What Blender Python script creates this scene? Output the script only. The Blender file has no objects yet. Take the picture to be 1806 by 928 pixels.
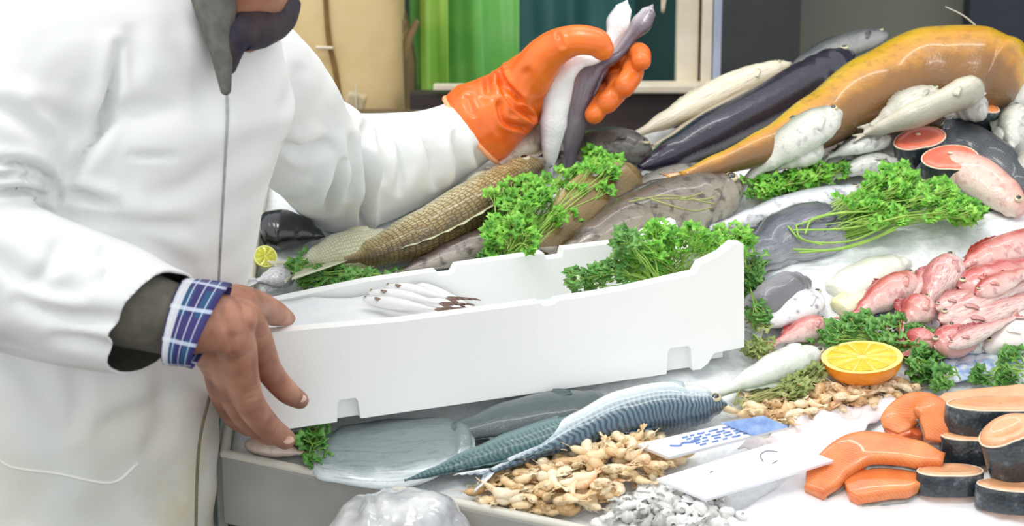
import bpy, bmesh, math, random
import numpy as np
from mathutils import Vector, Matrix
from mathutils.bvhtree import BVHTree
random.seed(7); rng = np.random.RandomState(7)
SC = bpy.context.scene; COL = SC.collection
F = 3600.0; CAM = Vector((0, 0, 1.76)); PITCH = math.radians(14)
FWD = Vector((0, math.cos(PITCH), -math.sin(PITCH))); UP = Vector((0, math.sin(PITCH), math.cos(PITCH)))
SLOPE = .364; PY0 = 2.25; PZ0 = .981
NRM = Vector((0, -SLOPE, 1)).normalized()
UPSL = Vector((0, 1, SLOPE)).normalized()
X = Vector((1, 0, 0)); Z = Vector((0, 0, 1))

def ray(px, py):
    return FWD + UP * ((464 - py) / F) + X * ((px - 903) / F)
def at(px, py, d):                       # a point seen at this pixel, standing at distance y = d
    r = ray(px, py); return CAM + r * (d / r.y)
def on(px, py, h=0.0):                   # a point of the sloping counter (raised by h) seen at this pixel
    r = ray(px, py)                      # 1.76+t rz = PZ0+h+SLOPE*(t ry-PY0)
    t = (CAM.z - PZ0 - h + SLOPE * PY0) / (SLOPE * r.y - r.z)
    return CAM + r * t
def surf(x, y): return PZ0 + SLOPE * (y - PY0)
def proj(v):
    d = v - CAM; w = d.dot(FWD); return (903 + F * d.x / w, 464 - F * d.dot(UP) / w)
def lerp(a, b, t): return a + (b - a) * t
def interp(t, pts):
    if t <= pts[0][0]: return pts[0][1]
    for (a, va), (b, vb) in zip(pts, pts[1:]):
        if t <= b:
            k = (t - a) / (b - a); k = k * k * (3 - 2 * k) if len(pts) > 2 else k
            return va + (vb - va) * k
    return pts[-1][1]
def catmull(P, n):
    P = [Vector(p) for p in P]
    if len(P) == 2: return [P[0].lerp(P[1], i / (n - 1)) for i in range(n)]
    Q = [P[0] * 2 - P[1]] + P + [P[-1] * 2 - P[-2]]; out = []
    segs = len(P) - 1
    for i in range(n):
        u = i / (n - 1) * segs; k = min(int(u), segs - 1); t = u - k
        a, b, c, d = Q[k:k + 4]
        out.append(.5 * ((2 * b) + (c - a) * t + (2 * a - 5 * b + 4 * c - d) * t * t + (3 * b - a - 3 * c + d) * t ** 3))
    return out

# ---------- materials
def lin(c):
    return tuple(((v / 255) / 12.92 if v / 255 <= .04045 else ((v / 255 + .055) / 1.055) ** 2.4) for v in c) + (1,)
class NT:
    def __init__(s, name):
        s.m = bpy.data.materials.new(name); s.m.use_nodes = True; s.t = s.m.node_tree; s.n = s.t.nodes
        s.b = s.n['Principled BSDF']
    def new(s, ty, **k):
        n = s.n.new(ty)
        for a, v in k.items(): setattr(n, a, v)
        return n
    def link(s, a, b): s.t.links.new(a, b)
    def math(s, op, a, b=None, c=None, clamp=False):
        n = s.new('ShaderNodeMath', operation=op, use_clamp=clamp)
        for i, v in enumerate((a, b, c)):
            if v is None: continue
            if isinstance(v, (int, float)): n.inputs[i].default_value = v
            else: s.link(v, n.inputs[i])
        return n.outputs[0]
    def noise(s, vec, scale, detail=3, rough=.55):
        n = s.new('ShaderNodeTexNoise'); n.inputs['Scale'].default_value = scale
        n.inputs['Detail'].default_value = detail; n.inputs['Roughness'].default_value = rough
        if vec is not None: s.link(vec, n.inputs['Vector'])
        return n.outputs['Fac']
    def ramp(s, fac, stops, interp='LINEAR'):
        n = s.new('ShaderNodeValToRGB'); r = n.color_ramp; r.interpolation = interp
        while len(r.elements) < len(stops): r.elements.new(.5)
        for e, (p, c) in zip(r.elements, stops): e.position = p; e.color = lin(c) if len(c) == 3 else c
        s.link(fac, n.inputs[0]); return n.outputs[0]
    def mix(s, fac, a, b, blend='MIX'):
        n = s.new('ShaderNodeMix', data_type='RGBA', blend_type=blend)
        for i, v in ((0, fac), (6, a), (7, b)):
            if isinstance(v, (int, float)): n.inputs[i].default_value = v
            elif isinstance(v, tuple): n.inputs[i].default_value = lin(v)
            else: s.link(v, n.inputs[i])
        return n.outputs[2]
    def obj(s): return s.new('ShaderNodeTexCoord').outputs['Object']
    def uv(s): return s.new('ShaderNodeTexCoord').outputs['UV']
    def bump(s, h, strength, dist=.002):
        n = s.new('ShaderNodeBump'); n.inputs['Strength'].default_value = strength; n.inputs['Distance'].default_value = dist
        s.link(h, n.inputs['Height']); s.link(n.outputs[0], s.b.inputs['Normal'])
    def setp(s, **k):
        for a, v in k.items(): s.b.inputs[a.replace('_', ' ')].default_value = v
CACHE = {}
def M(name, c1, c2=None, scale=30, rough=.55, bump=0, bscale=120, spec=.5, coat=0, sss=0, alpha=1, trans=0, metal=0, c3=None):
    if name in CACHE: return CACHE[name]
    n = NT(name); o = n.obj()
    n.setp(Roughness=rough, Specular_IOR_Level=spec, Coat_Weight=coat, Coat_Roughness=.08, Metallic=metal, Transmission_Weight=trans, Alpha=alpha)
    if sss:
        n.setp(Subsurface_Weight=sss, Subsurface_Scale=.006); n.b.inputs['Subsurface Radius'].default_value = (1, .4, .25)
    if c2:
        st = [(.32, c1), (.68, c2)] if not c3 else [(.28, c1), (.5, c2), (.72, c3)]
        n.link(n.ramp(n.noise(o, scale), st), n.b.inputs['Base Color'])
    else: n.b.inputs['Base Color'].default_value = lin(c1)
    if bump: n.bump(n.noise(o, bscale, 4), bump)
    CACHE[name] = n.m; return n.m

def FM(name, stops, pattern=None, pc=(40, 45, 50), rough=.28, distort=.12, L=.3, amount=.7, coat=.35, nscale=22, scale_n=60, lat=None):
    """fish skin: u runs snout to tail, v from the back (0) to the belly (1)"""
    if name in CACHE: return CACHE[name]
    n = NT(name); uv = n.uv(); o = n.obj()
    sep = n.new('ShaderNodeSeparateXYZ'); n.link(uv, sep.inputs[0]); u, v = sep.outputs[0], sep.outputs[1]
    nz = n.noise(o, nscale, 4)
    v2 = n.math('ADD', v, n.math('MULTIPLY', n.math('SUBTRACT', nz, .5), distort * 2), clamp=True)
    col = n.ramp(v2, stops); h = n.noise(o, 260, 3)
    if pattern in ('scales', 'finescales'):
        mp = n.new('ShaderNodeCombineXYZ'); k = scale_n
        n.link(n.math('MULTIPLY', u, k), mp.inputs[0]); n.link(n.math('MULTIPLY', v, k * .42), mp.inputs[1])
        vo = n.new('ShaderNodeTexVoronoi', feature='DISTANCE_TO_EDGE'); vo.inputs['Scale'].default_value = 1; vo.inputs['Randomness'].default_value = .35
        n.link(mp.outputs[0], vo.inputs['Vector'])
        e = n.math('SUBTRACT', 1, n.math('MULTIPLY', vo.outputs['Distance'], 5, clamp=True), clamp=True)
        col = n.mix(n.math('MULTIPLY', e, amount), col, pc); h = n.math('SUBTRACT', h, n.math('MULTIPLY', e, 1.5))
    elif pattern == 'mackerel':
        w = n.math('ADD', n.math('MULTIPLY', u, 300), n.math('MULTIPLY', n.noise(o, 60, 2), 9))
        w = n.math('ADD', w, n.math('MULTIPLY', n.math('SINE', n.math('MULTIPLY', v, 30)), .8))
        s_ = n.math('MULTIPLY', n.math('ADD', n.math('SINE', w), .15), 2.2, clamp=True)
        mask = n.math('MULTIPLY', n.math('SUBTRACT', .5, v), 6, clamp=True)
        col = n.mix(n.math('MULTIPLY', n.math('MULTIPLY', s_, mask), amount), col, pc)
    elif pattern == 'spots':
        vo = n.new('ShaderNodeTexVoronoi'); vo.inputs['Scale'].default_value = 75; n.link(o, vo.inputs['Vector'])
        e = n.math('MULTIPLY', n.math('SUBTRACT', .32, vo.outputs['Distance']), 6, clamp=True)
        col = n.mix(n.math('MULTIPLY', e, amount), col, pc)
    elif pattern == 'streaks':
        mp = n.new('ShaderNodeCombineXYZ'); n.link(n.math('MULTIPLY', u, 5), mp.inputs[0]); n.link(n.math('MULTIPLY', v, 26), mp.inputs[1])
        e = n.math('MULTIPLY', n.math('SUBTRACT', n.noise(mp.outputs[0], 1.6, 3), .5), 5, clamp=True)
        col = n.mix(n.math('MULTIPLY', e, amount), col, pc)
    elif pattern == 'mottle':
        e = n.math('MULTIPLY', n.math('SUBTRACT', n.noise(o, 70, 5), .52), 7, clamp=True)
        col = n.mix(n.math('MULTIPLY', e, amount), col, pc)
    if lat:
        d = n.math('ABSOLUTE', n.math('SUBTRACT', v, .42)); e = n.math('SUBTRACT', 1, n.math('MULTIPLY', d, 40), clamp=True)
        col = n.mix(n.math('MULTIPLY', e, .8), col, lat)
    n.link(col, n.b.inputs['Base Color'])
    n.setp(Roughness=rough, Coat_Weight=coat, Coat_Roughness=.1)
    wr = n.noise(o, 38, 3, .7); n.bump(n.math('ADD', h, n.math('MULTIPLY', wr, 1.7)), .45, .0016)
    CACHE[name] = n.m; return n.m

# ---------- objects
def thing(name, label, cat, loc=(0, 0, 0), group=None):
    o = bpy.data.objects.new(name, None); COL.objects.link(o); o.location = loc; o.empty_display_size = .05
    return tag(o, label, cat, group)
def tag(o, label=None, cat=None, group=None, kind=None):
    for k, v in (('label', label), ('category', cat), ('group', group), ('kind', kind)):
        if v: o[k] = v
    return o
def wpos(o):
    p = Vector(o.location)
    while o.parent: o = o.parent; p += Vector(o.location)
    return p
def mesh(name, verts, faces, mat, parent=None, uvs=None, smooth=True, origin=None):
    me = bpy.data.meshes.new(name); o = bpy.data.objects.new(name, me); COL.objects.link(o)
    verts = [Vector(v) for v in verts]
    base = wpos(parent) if parent else Vector((0, 0, 0))
    if origin is None:
        c = sum(verts, Vector()) / max(1, len(verts)); zmin = min(v.z for v in verts); origin = Vector((c.x, c.y, zmin)) if not parent else c
    origin = Vector(origin)
    me.from_pydata([tuple(v - origin) for v in verts], [], faces); me.validate()
    o.location = origin - base
    if parent: o.parent = parent
    if mat: me.materials.append(mat)
    if uvs:
        l = me.uv_layers.new(name='UVMap')
        for lp in me.loops: l.data[lp.index].uv = uvs[lp.vertex_index]
    if smooth: me.polygons.foreach_set('use_smooth', [True] * len(me.polygons))
    me.update(); return o
def add(dst, src):
    n = len(dst[0]); dst[0].extend(src[0]); dst[1].extend([tuple(i + n for i in f) for f in src[1]])
    if len(src) > 2 and len(dst) > 2: dst[2].extend(src[2])
    return dst
def frames(C, ref):
    out = []
    for i, p in enumerate(C):
        T = (C[min(i + 1, len(C) - 1)] - C[max(i - 1, 0)]).normalized()
        B = T.cross(ref)
        if B.length < 1e-4: B = T.cross(Vector((.3, 1, .2)))
        B.normalize(); N = B.cross(T).normalized(); out.append((T, B, N))
    return out
def tube(path, radii, n=10, sub=None, ref=Z, cap=True, flat=1.0):
    """round or oval tube with rounded ends"""
    m = sub or max(2, (len(path) - 1) * 6 + 1)
    C = catmull(path, m); R = []
    for i in range(m):
        t = i / (m - 1); u = t * (len(radii) - 1); k = min(int(u), len(radii) - 2) if len(radii) > 1 else 0
        R.append(radii[0] if len(radii) == 1 else lerp(radii[k], radii[k + 1], u - k))
    fr = frames(C, ref); rings = []
    if cap:
        for a in (15, 45, 70): rings.append((C[0] - fr[0][0] * R[0] * math.cos(math.radians(a)) , R[0] * math.sin(math.radians(a)), fr[0]))
    rings += [(C[i], R[i], fr[i]) for i in range(m)]
    if cap:
        for a in (70, 45, 15): rings.append((C[-1] + fr[-1][0] * R[-1] * math.cos(math.radians(a)), R[-1] * math.sin(math.radians(a)), fr[-1]))
    V, Fc, U = [], [], []
    for j, (c, r, (T, B, N)) in enumerate(rings):
        for k in range(n):
            a = 2 * math.pi * k / n; V.append(c + B * (r * math.cos(a)) + N * (r * flat * math.sin(a))); U.append((j / len(rings), k / n))
    for j in range(len(rings) - 1):
        for k in range(n):
            a, b = j * n + k, j * n + (k + 1) % n; Fc.append((a, b, b + n, a + n))
    Fc.append(tuple(range(n))[::-1]); Fc.append(tuple(range(len(V) - n, len(V))))
    return [V, Fc, U]
def box(c, s, rot=None):
    V = [Vector((sx * s[0] / 2, sy * s[1] / 2, sz * s[2] / 2)) for sx in (-1, 1) for sy in (-1, 1) for sz in (-1, 1)]
    if rot: V = [rot @ v for v in V]
    V = [v + Vector(c) for v in V]
    return [V, [(0, 1, 3, 2), (4, 6, 7, 5), (0, 4, 5, 1), (2, 3, 7, 6), (0, 2, 6, 4), (1, 5, 7, 3)], [(0, 0)] * 8]
def hexa(p8):
    """four bottom points then four top points"""
    return [[Vector(p) for p in p8], [(3, 2, 1, 0), (4, 5, 6, 7), (0, 1, 5, 4), (1, 2, 6, 5), (2, 3, 7, 6), (3, 0, 4, 7)], [(0, 0)] * 8]
def ball(c, r, n=14, sq=(1, 1, 1), rot=None):
    V, Fc, U = [], [], []
    for i in range(n + 1):
        th = math.pi * i / n
        for k in range(n * 2):
            a = math.pi * k / n; v = Vector((math.sin(th) * math.cos(a) * sq[0], math.sin(th) * math.sin(a) * sq[1], math.cos(th) * sq[2])) * r
            if rot: v = rot @ v
            V.append(Vector(c) + v); U.append((k / n / 2, i / n))
    for i in range(n):
        for k in range(2 * n):
            a, b = i * 2 * n + k, i * 2 * n + (k + 1) % (2 * n); Fc.append((a, a + 2 * n, b + 2 * n, b))
    return [V, Fc, U]
def mod_solid(o, t, off=-1):
    m = o.modifiers.new('solid', 'SOLIDIFY'); m.thickness = t; m.offset = off; return m
def mod_bevel(o, w, seg=2):
    m = o.modifiers.new('bevel', 'BEVEL'); m.width = w; m.segments = seg; m.limit_method = 'ANGLE'; return m
def union(blobs, voxel, smooth=8, factor=.5):
    """fuse closed shells into one continuous surface; returns verts, faces"""
    V, Fc = [], []
    for b in blobs: add([V, Fc], b[:2])
    me = bpy.data.meshes.new('tmp'); me.from_pydata([tuple(v) for v in V], [], Fc); o = bpy.data.objects.new('tmp', me); COL.objects.link(o)
    r = o.modifiers.new('r', 'REMESH'); r.mode = 'VOXEL'; r.voxel_size = voxel
    s = o.modifiers.new('s', 'SMOOTH'); s.factor = factor; s.iterations = smooth
    dg = bpy.context.evaluated_depsgraph_get(); e = o.evaluated_get(dg).to_mesh()
    co = np.empty(len(e.vertices) * 3); e.vertices.foreach_get('co', co); co = co.reshape(-1, 3)
    nr = np.empty(len(e.vertices) * 3); e.vertices.foreach_get('normal', nr); nr = nr.reshape(-1, 3)
    fs = [tuple(p.vertices) for p in e.polygons]
    o.evaluated_get(dg).to_mesh_clear(); bpy.data.objects.remove(o); bpy.data.meshes.remove(me)
    return co, fs, nr
def npproj(co):
    d = co - np.array(CAM); w = d @ np.array(FWD); return 903 + F * d[:, 0] / w, 464 - F * (d @ np.array(UP)) / w
def segdist(px, py, poly):
    best = np.full(len(px), 1e9)
    for (x0, y0), (x1, y1) in zip(poly, poly[1:]):
        dx, dy = x1 - x0, y1 - y0; t = np.clip(((px - x0) * dx + (py - y0) * dy) / (dx * dx + dy * dy), 0, 1)
        best = np.minimum(best, np.hypot(px - x0 - t * dx, py - y0 - t * dy))
    return best
def polyarc(pts, n=12):
    return [(v.x, v.y) for v in catmull([Vector((a, b, 0)) for a, b in pts], n)]

# ---------- fish
EYE_W = lambda: M('fish_eye_ring', (200, 190, 150), rough=.2, coat=.8)
EYE_B = lambda: M('fish_eye_pupil', (12, 12, 14), rough=.08, coat=1)
PROF = {
 'fish': [(0, .12), (.05, .42), (.13, .72), (.25, .93), (.38, 1), (.55, .93), (.75, .6), (.9, .27), (1, .2)],
 'mackerel': [(0, .08), (.06, .4), (.15, .75), (.3, 1), (.48, .96), (.65, .7), (.85, .28), (1, .12)],
 'eel': [(0, .25), (.05, .6), (.12, .85), (.3, 1), (.6, .95), (.8, .7), (.93, .4), (1, .15)],
 'headless': [(0, .93), (.05, 1), (.2, 1), (.5, .85), (.8, .45), (1, .16)],
 'squid': [(0, .1), (.08, .35), (.25, .7), (.5, .95), (.75, 1), (.95, .9), (1, .7)],
 'conger': [(0, .05), (.03, .28), (.08, .6), (.16, .92), (.28, 1), (.45, .93), (.6, .72), (.78, .46), (.92, .3), (1, .16)],
}
def fish(name, label, pts, W, mat, thick=.6, side=1, roll=0, prof='fish', cat='fish', group=None, tail=(.06, .045, .55), finmat=None,
         dorsal=(.3, .75, .012), eye=True, pect=True, n=20, m=40, world=False, gill=True, mouth=True, finlabel=None):
    C0 = [Vector(p) for p in pts] if world else [on(*p) for p in pts]
    C = catmull(C0, m); fr = frames(C, NRM); PR = PROF[prof] if isinstance(prof, str) else prof
    L = sum((b - a).length for a, b in zip(C, C[1:])); fr2 = []
    for (T, B, N) in fr:
        B = B * side; a = math.radians(roll); fr2.append((T, B * math.cos(a) + N * math.sin(a), N * math.cos(a) - B * math.sin(a)))
    V, Fc, U = [], [], []
    for i in range(m):
        t = i / (m - 1); r = W * interp(t, PR); T, B, N = fr2[i]
        th = thick + (1 - thick) * .35 * (t < .12); g = 1.0
        if gill: g = 1 + .05 * math.exp(-((t - .19) / .012) ** 2) - .05 * math.exp(-((t - .215) / .01) ** 2)
        for k in range(n):
            a = 2 * math.pi * k / n; V.append(C[i] + B * (r * g * math.cos(a)) + N * (r * g * th * math.sin(a)))
            U.append((t, min(k, n - k) / (n / 2)))
    for i in range(m - 1):
        for k in range(n):
            a, b = i * n + k, i * n + (k + 1) % n; Fc.append((a, a + n, b + n, b) if side > 0 else (a, b, b + n, a + n))
    Fc.append(tuple(range(n))); Fc.append(tuple(range(len(V) - n, len(V)))[::-1])
    zc = sum(C, Vector()) / m; root = thing(name, label, cat, (zc.x, zc.y, min(v.z for v in V)), group)
    mesh('body', V, Fc, mat, root, U)
    fm = finmat or mat
    if tail:
        TL, TS, fork = tail; T, B, N = fr2[-1]; w0 = W * interp(1, PR); nv, nu = 15, 7; V, Fc, U = [], [], []
        for i in range(nu):
            u = i / (nu - 1)
            for j in range(nv):
                v = j / (nv - 1) * 2 - 1; ln = TL * (fork + (1 - fork) * abs(v) ** 1.3)
                p = C[-1] - T * .002 + T * (u * ln) + B * (v * lerp(w0, TS, u ** .8)) + N * (.0012 * (1 if j % 2 else -1) * u + .0006)
                V.append(p); U.append((.97, .15 + .6 * abs(v)))
        for i in range(nu - 1):
            for j in range(nv - 1): a = i * nv + j; Fc.append((a, a + 1, a + nv + 1, a + nv))
        mod_solid(mesh('tail_fin', V, Fc, fm, root, U), .0012, 0)
    if dorsal:
        t0, t1, hh = dorsal; V, Fc, U = [], [], []; q = 16
        for i in range(q):
            t = lerp(t0, t1, i / (q - 1)); k = int(t * (m - 1)); T, B, N = fr2[k]; r = W * interp(t, PR) * .93
            s = math.sin(math.pi * min(1, (i + 1.2) / q) ** .6)
            V += [C[k] + B * r, C[k] + B * (r + hh * s * .5) + T * hh * .3, C[k] + B * (r + hh * s) + T * hh * .7 + N * (.001 if i % 2 else -.001)]; U += [(t, .02), (t, .05), (t, .1)]
        for i in range(q - 1):
            for j in range(2): a = i * 3 + j; Fc.append((a, a + 1, a + 4, a + 3))
        mod_solid(mesh('dorsal_fin', V, Fc, fm, root, U), .001, 0)
    if pect:
        k = int(.24 * (m - 1)); T, B, N = fr2[k]; r = W * interp(.24, PR); s = 1 if N.z > 0 else -1; ln = W * .8; V, Fc, U = [], [], []
        base = C[k] - B * (r * .35) + N * (s * r * thick * .94)
        for i in range(5):
            for j in range(6):
                v = j / 5 - .5; u = i / 4
                V.append(base + T * (u * ln * (1 - .5 * abs(v + .2))) - B * (v * lerp(.25, .75, u) * ln + u * ln * .2) + N * s * (.0006 + u * .0012 - u * u * r * thick * .3 + (.0005 if j % 2 else 0))); U.append((.25, .5))
        for i in range(4):
            for j in range(5): a = i * 6 + j; Fc.append((a, a + 1, a + 7, a + 6))
        mod_solid(mesh('pectoral_fin', V, Fc, fm, root, U), .0008, 0)
    if eye:
        te = .085 if prof != 'eel' else .05
        k = max(1, int(te * (m - 1))); T, B, N = fr2[k]; r = W * interp(k / (m - 1), PR); s = 1 if N.z > 0 else -1; er = max(.0026, W * .2)
        th = thick + (1 - thick) * .35; ang = math.radians(80); p = C[k] + B * (r * math.cos(ang)) + N * (s * r * th * math.sin(ang))
        nn = (B * math.cos(ang) + N * s * math.sin(ang)).normalized(); rot = nn.to_track_quat('Z', 'Y').to_matrix()
        e = mesh('eye', *ball(p, er, 8, (1, 1, .45), rot)[:2], EYE_W(), root)
        mesh('pupil', *ball(p + nn * er * .3, er * .6, 8, (1, 1, .45), rot)[:2], EYE_B(), e)
    return root
# ================= camera, light
cd = bpy.data.cameras.new('camera'); co_ = bpy.data.objects.new('camera', cd); COL.objects.link(co_); SC.camera = co_
cd.sensor_width = 36; cd.lens = 36 * F / 1806; co_.location = CAM; co_.rotation_euler = (math.pi / 2 - PITCH, 0, 0)
cd.clip_start = .05; cd.dof.use_dof = True; cd.dof.focus_distance = 2.5; cd.dof.aperture_fstop = 7
SC.view_settings.view_transform = 'Standard'; SC.view_settings.look = 'None'; SC.view_settings.exposure = .2; SC.view_settings.gamma = 1
SC.view_settings.use_curve_mapping = False
w = bpy.data.worlds.new('world'); SC.world = w; w.use_nodes = True; nt = w.node_tree
sky = nt.nodes.new('ShaderNodeTexSky'); sky.sky_type = 'HOSEK_WILKIE'; sky.turbidity = 6; sky.sun_direction = Vector((-.45, -.35, .8)).normalized(); sky.ground_albedo = .5
hs = nt.nodes.new('ShaderNodeHueSaturation'); hs.inputs['Saturation'].default_value = .25; nt.links.new(sky.outputs[0], hs.inputs['Color'])
ad = nt.nodes.new('ShaderNodeVectorMath'); ad.operation = 'ADD'; ad.inputs[1].default_value = (.52, .53, .53); nt.links.new(hs.outputs[0], ad.inputs[0])
nt.links.new(ad.outputs[0], nt.nodes['Background'].inputs[0]); nt.nodes['Background'].inputs[1].default_value = 1.36
sl = bpy.data.lights.new('sun', 'SUN'); sl.energy = .72; sl.angle = math.radians(14); sl.color = (1, .975, .93)
so = bpy.data.objects.new('sun', sl); COL.objects.link(so); so.rotation_euler = Vector((-.35, -.45, 1)).to_track_quat('Z', 'Y').to_euler(); so.location = (0, 0, 4)

# ================= the setting
tag(mesh('floor', *box((0, 2.2, -.01), (7, 8, .02))[:2], M('floor_concrete', (120, 118, 112), (98, 96, 92), 6, .8, .3), smooth=False), kind='structure')
tag(mesh('wall_back', *box((0, 4.55, 1.5), (7, .1, 3.0))[:2], M('wall_dark', (52, 70, 66), (36, 50, 50), 3, .8, .2), smooth=False), kind='structure')
def panel(name, x0, x1, d, z0, z1, mt, kind='structure', th=.03):
    a, b = at(x0, 100, d).x, at(x1, 100, d).x
    return tag(mesh(name, *box(((a + b) / 2, d + th / 2, (z0 + z1) / 2), (b - a, th, z1 - z0))[:2], mt, smooth=False), kind=kind)
TEALW = M('teal_painted_board', (44, 88, 86), (60, 108, 104), 3, .6, .15)
panel('wall_teal', 880, 1200, 4.2, 0, 2.4, TEALW)
panel('wall_pillar', 1262, 1410, 3.95, 0, 2.4, M('charcoal_pillar', (44, 46, 46), (66, 68, 68), 4, .6, .1), th=.12)
panel('wall_grey', 1400, 1712, 4.2, 0, 2.4, M('olive_grey_wall', (108, 112, 100), (122, 124, 112), 2, .8, .1), th=.06)
panel('wall_navy', 1706, 1960, 4.1, 0, 2.4, M('navy_wall', (22, 28, 40), (38, 44, 56), 3, .6, .1), th=.06)
CREAM = M('cream_paint', (226, 216, 196), (206, 194, 172), 14, .5, .15)
SILV = M('pale_blue_paint', (176, 184, 204), (150, 158, 178), 12, .4, .1)
# window frame: posts and sill
def stick(name, px0, px1, d, z0, z1, mt, th=.04):
    o = panel(name, px0, px1, d, z0, z1, mt, th=th); mod_bevel(o, .004); return o
stick('trim_1', 1194, 1232, 3.62, 1.16, 2.3, CREAM, .05)
stick('trim_2', 1238, 1256, 3.60, 1.16, 2.3, CREAM, .06)
stick('trim_3', 1257, 1272, 3.60, 1.12, 2.3, SILV, .05)
z_sill = at(1000, 150, 3.6).z
o = mesh('trim_4', *box((at(1145, 150, 3.6).x, 3.6, z_sill - .004), (.25, .05, .016))[:2], CREAM, smooth=False); tag(o, kind='structure'); mod_bevel(o, .004)
o = mesh('wall_sill', *box((at(1000, 150, 3.6).x + .02, 3.63, (z_sill - .015) / 2), (.6, .05, z_sill - .02))[:2], M('brown_black_board', (64, 52, 50), (44, 38, 40), 6, .55, .2), smooth=False); tag(o, kind='structure')
o = mesh('trim_6', *box((at(792, 150, 3.6).x, 3.6, z_sill - .003), (.055, .03, .007))[:2], CREAM, smooth=False); tag(o, kind='structure')
# sacks behind the vendor
BURL = M('tan_paper', (222, 198, 148), (200, 172, 120), 5, .75, .35, 60)
def sheet(name, px0, px1, d, z0, z1, folds, amp, mt, parent=None, nx=60, nz=50, lean=.0, bottom=None, th=.003, seed=1, right=None):
    V, Fc = [], []; rr = random.Random(seed); ph = [rr.uniform(0, 6.3) for _ in range(6)]
    xa, xb = at(px0, 100, d).x, at(px1, 100, d).x
    for j in range(nz):
        v = j / (nz - 1)
        for i in range(nx):
            u = i / (nx - 1); zb = z0 + (bottom(u) if bottom else 0); z = lerp(zb, z1, v)
            x = lerp(xa, xb, u)
            if right: x = lerp(xa, lerp(xa, xb, right(v)), u)
            y = d + amp * (math.sin(u * folds * 6.28 + ph[0] + 1.2 * math.sin(v * 2 + ph[1])) + .5 * math.sin(u * folds * 13 + ph[2] + v * 3)) * (.5 + .5 * v) + lean * v + amp * .6 * math.sin(v * 7 + u * 4 + ph[3])
            V.append(Vector((x, y, z)))
    for j in range(nz - 1):
        for i in range(nx - 1): a = j * nx + i; Fc.append((a, a + 1, a + nx + 1, a + nx))
    o = mesh(name, V, Fc, mt, parent); mod_solid(o, th, 0); return o
# tan cardboard-like sack: puffy body with seam and tie
sk = thing('paper_sack', 'tan brown paper sack with a vertical seam standing behind the vendor', 'sack', (-.35, 3.7, 0))
def pillow(px0, px1, d, z0, z1, depth, seed, sag=.0, taper=0):
    V, Fc = [], []; n, m = 36, 30; rr = random.Random(seed); p = [rr.uniform(0, 6) for _ in range(4)]
    xa, xb = at(px0, 100, d).x, at(px1, 100, d).x; cx, hw = (xa + xb) / 2, (xb - xa) / 2
    for j in range(m):
        v = j / (m - 1); sc = min(1, (math.sin(math.pi * min(max(v, .0), 1)) * 3 + .02)) ** .5
        z = lerp(z0, z1, v); h2 = hw * (1 - taper * (1 - v) ** 2)
        for i in range(n):
            a = 2 * math.pi * i / n; c, s = math.cos(a), math.sin(a); e = .55
            xx = math.copysign(abs(c) ** e, c) * h2 * sc; yy = math.copysign(abs(s) ** e, s) * depth / 2 * sc
            wob = 1 + .03 * math.sin(5 * a + p[0] + v * 4) + .02 * math.sin(9 * v + 3 * a + p[1])
            V.append(Vector((cx + xx * wob + sag * (1 - v) ** 2, d + depth / 2 + yy * wob, z)))
    for j in range(m - 1):
        for i in range(n): a, b = j * n + i, j * n + (i + 1) % n; Fc.append((a, b, b + n, a + n))
    Fc.append(tuple(range(n))[::-1]); Fc.append(tuple(range(len(V) - n, len(V)))); return [V, Fc]
zt = 1.62
b1 = pillow(492, 708, 3.62, 0, zt, .3, 3); mesh('sack_body', *b1, BURL, sk)
def ons(px, py, d, off=.0): p = at(px, py, d); p.y -= off; return p
mesh('seam', *tube([ons(572, -60, 3.63, .012), ons(580, 60, 3.63, .013), ons(592, 120, 3.63, .012), ons(602, 190, 3.63, .01)], [.0045, .005], 8)[:2], M('brown_seam', (134, 100, 48), (110, 80, 36), 30, .7), sk)
for i, (x0, x1, y) in enumerate(((508, 530, 78), (560, 586, 82))):
    mesh('tie', *tube([ons(x0, y, 3.62, .012), ons(x1, y + 1, 3.62, .012)], [.003, .003], 8)[:2], CREAM, sk)
sk2 = thing('paper_sack', 'darker brown folded sack between the tan sack and the green plastic sheet', 'sack', (-.2, 3.72, 0))
mesh('sack_body', *pillow(648, 728, 3.75, 0, 1.33, .2, 8, .0), M('brown_sack', (150, 124, 84), (112, 94, 66), 7, .8, .35, 60), sk2)
for k, (xp, xq) in enumerate(((664, 655), (690, 684), (712, 706))):
    mesh('fold', *tube([at(xp + 22, 40, 3.75), at(xp + 3, 90, 3.735), at(xq, 200, 3.735)], [.006, .009, .007], 8)[:2], M('brown_sack', (0, 0, 0)), sk2)
bx = thing('parcel', 'small pale parcel beneath the tan sack beside the sleeve', 'parcel', tuple(at(628, 185, 3.55)))
o = mesh('parcel_body', *box(at(628, 178, 3.55), (.035, .03, .028), Matrix.Rotation(.3, 3, 'Y'))[:2], M('pale_parcel', (196, 182, 148), (176, 160, 124), 20, .7), bx, smooth=False); mod_bevel(o, .006, 3)
o = mesh('string', *tube([at(628, 150, 3.53), at(628, 178, 3.533), at(629, 200, 3.535)], [.0015, .0015], 6)[:2], CREAM, bx)
# bench the parcel and the sacks lean on
tag(mesh('trim_5', *box((-.33, 3.57, at(628, 198, 3.55).z - .02), (.5, .09, .03))[:2], M('old_plank', (120, 104, 76), (96, 82, 60), 12, .8, .3), smooth=False), kind='structure')
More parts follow.
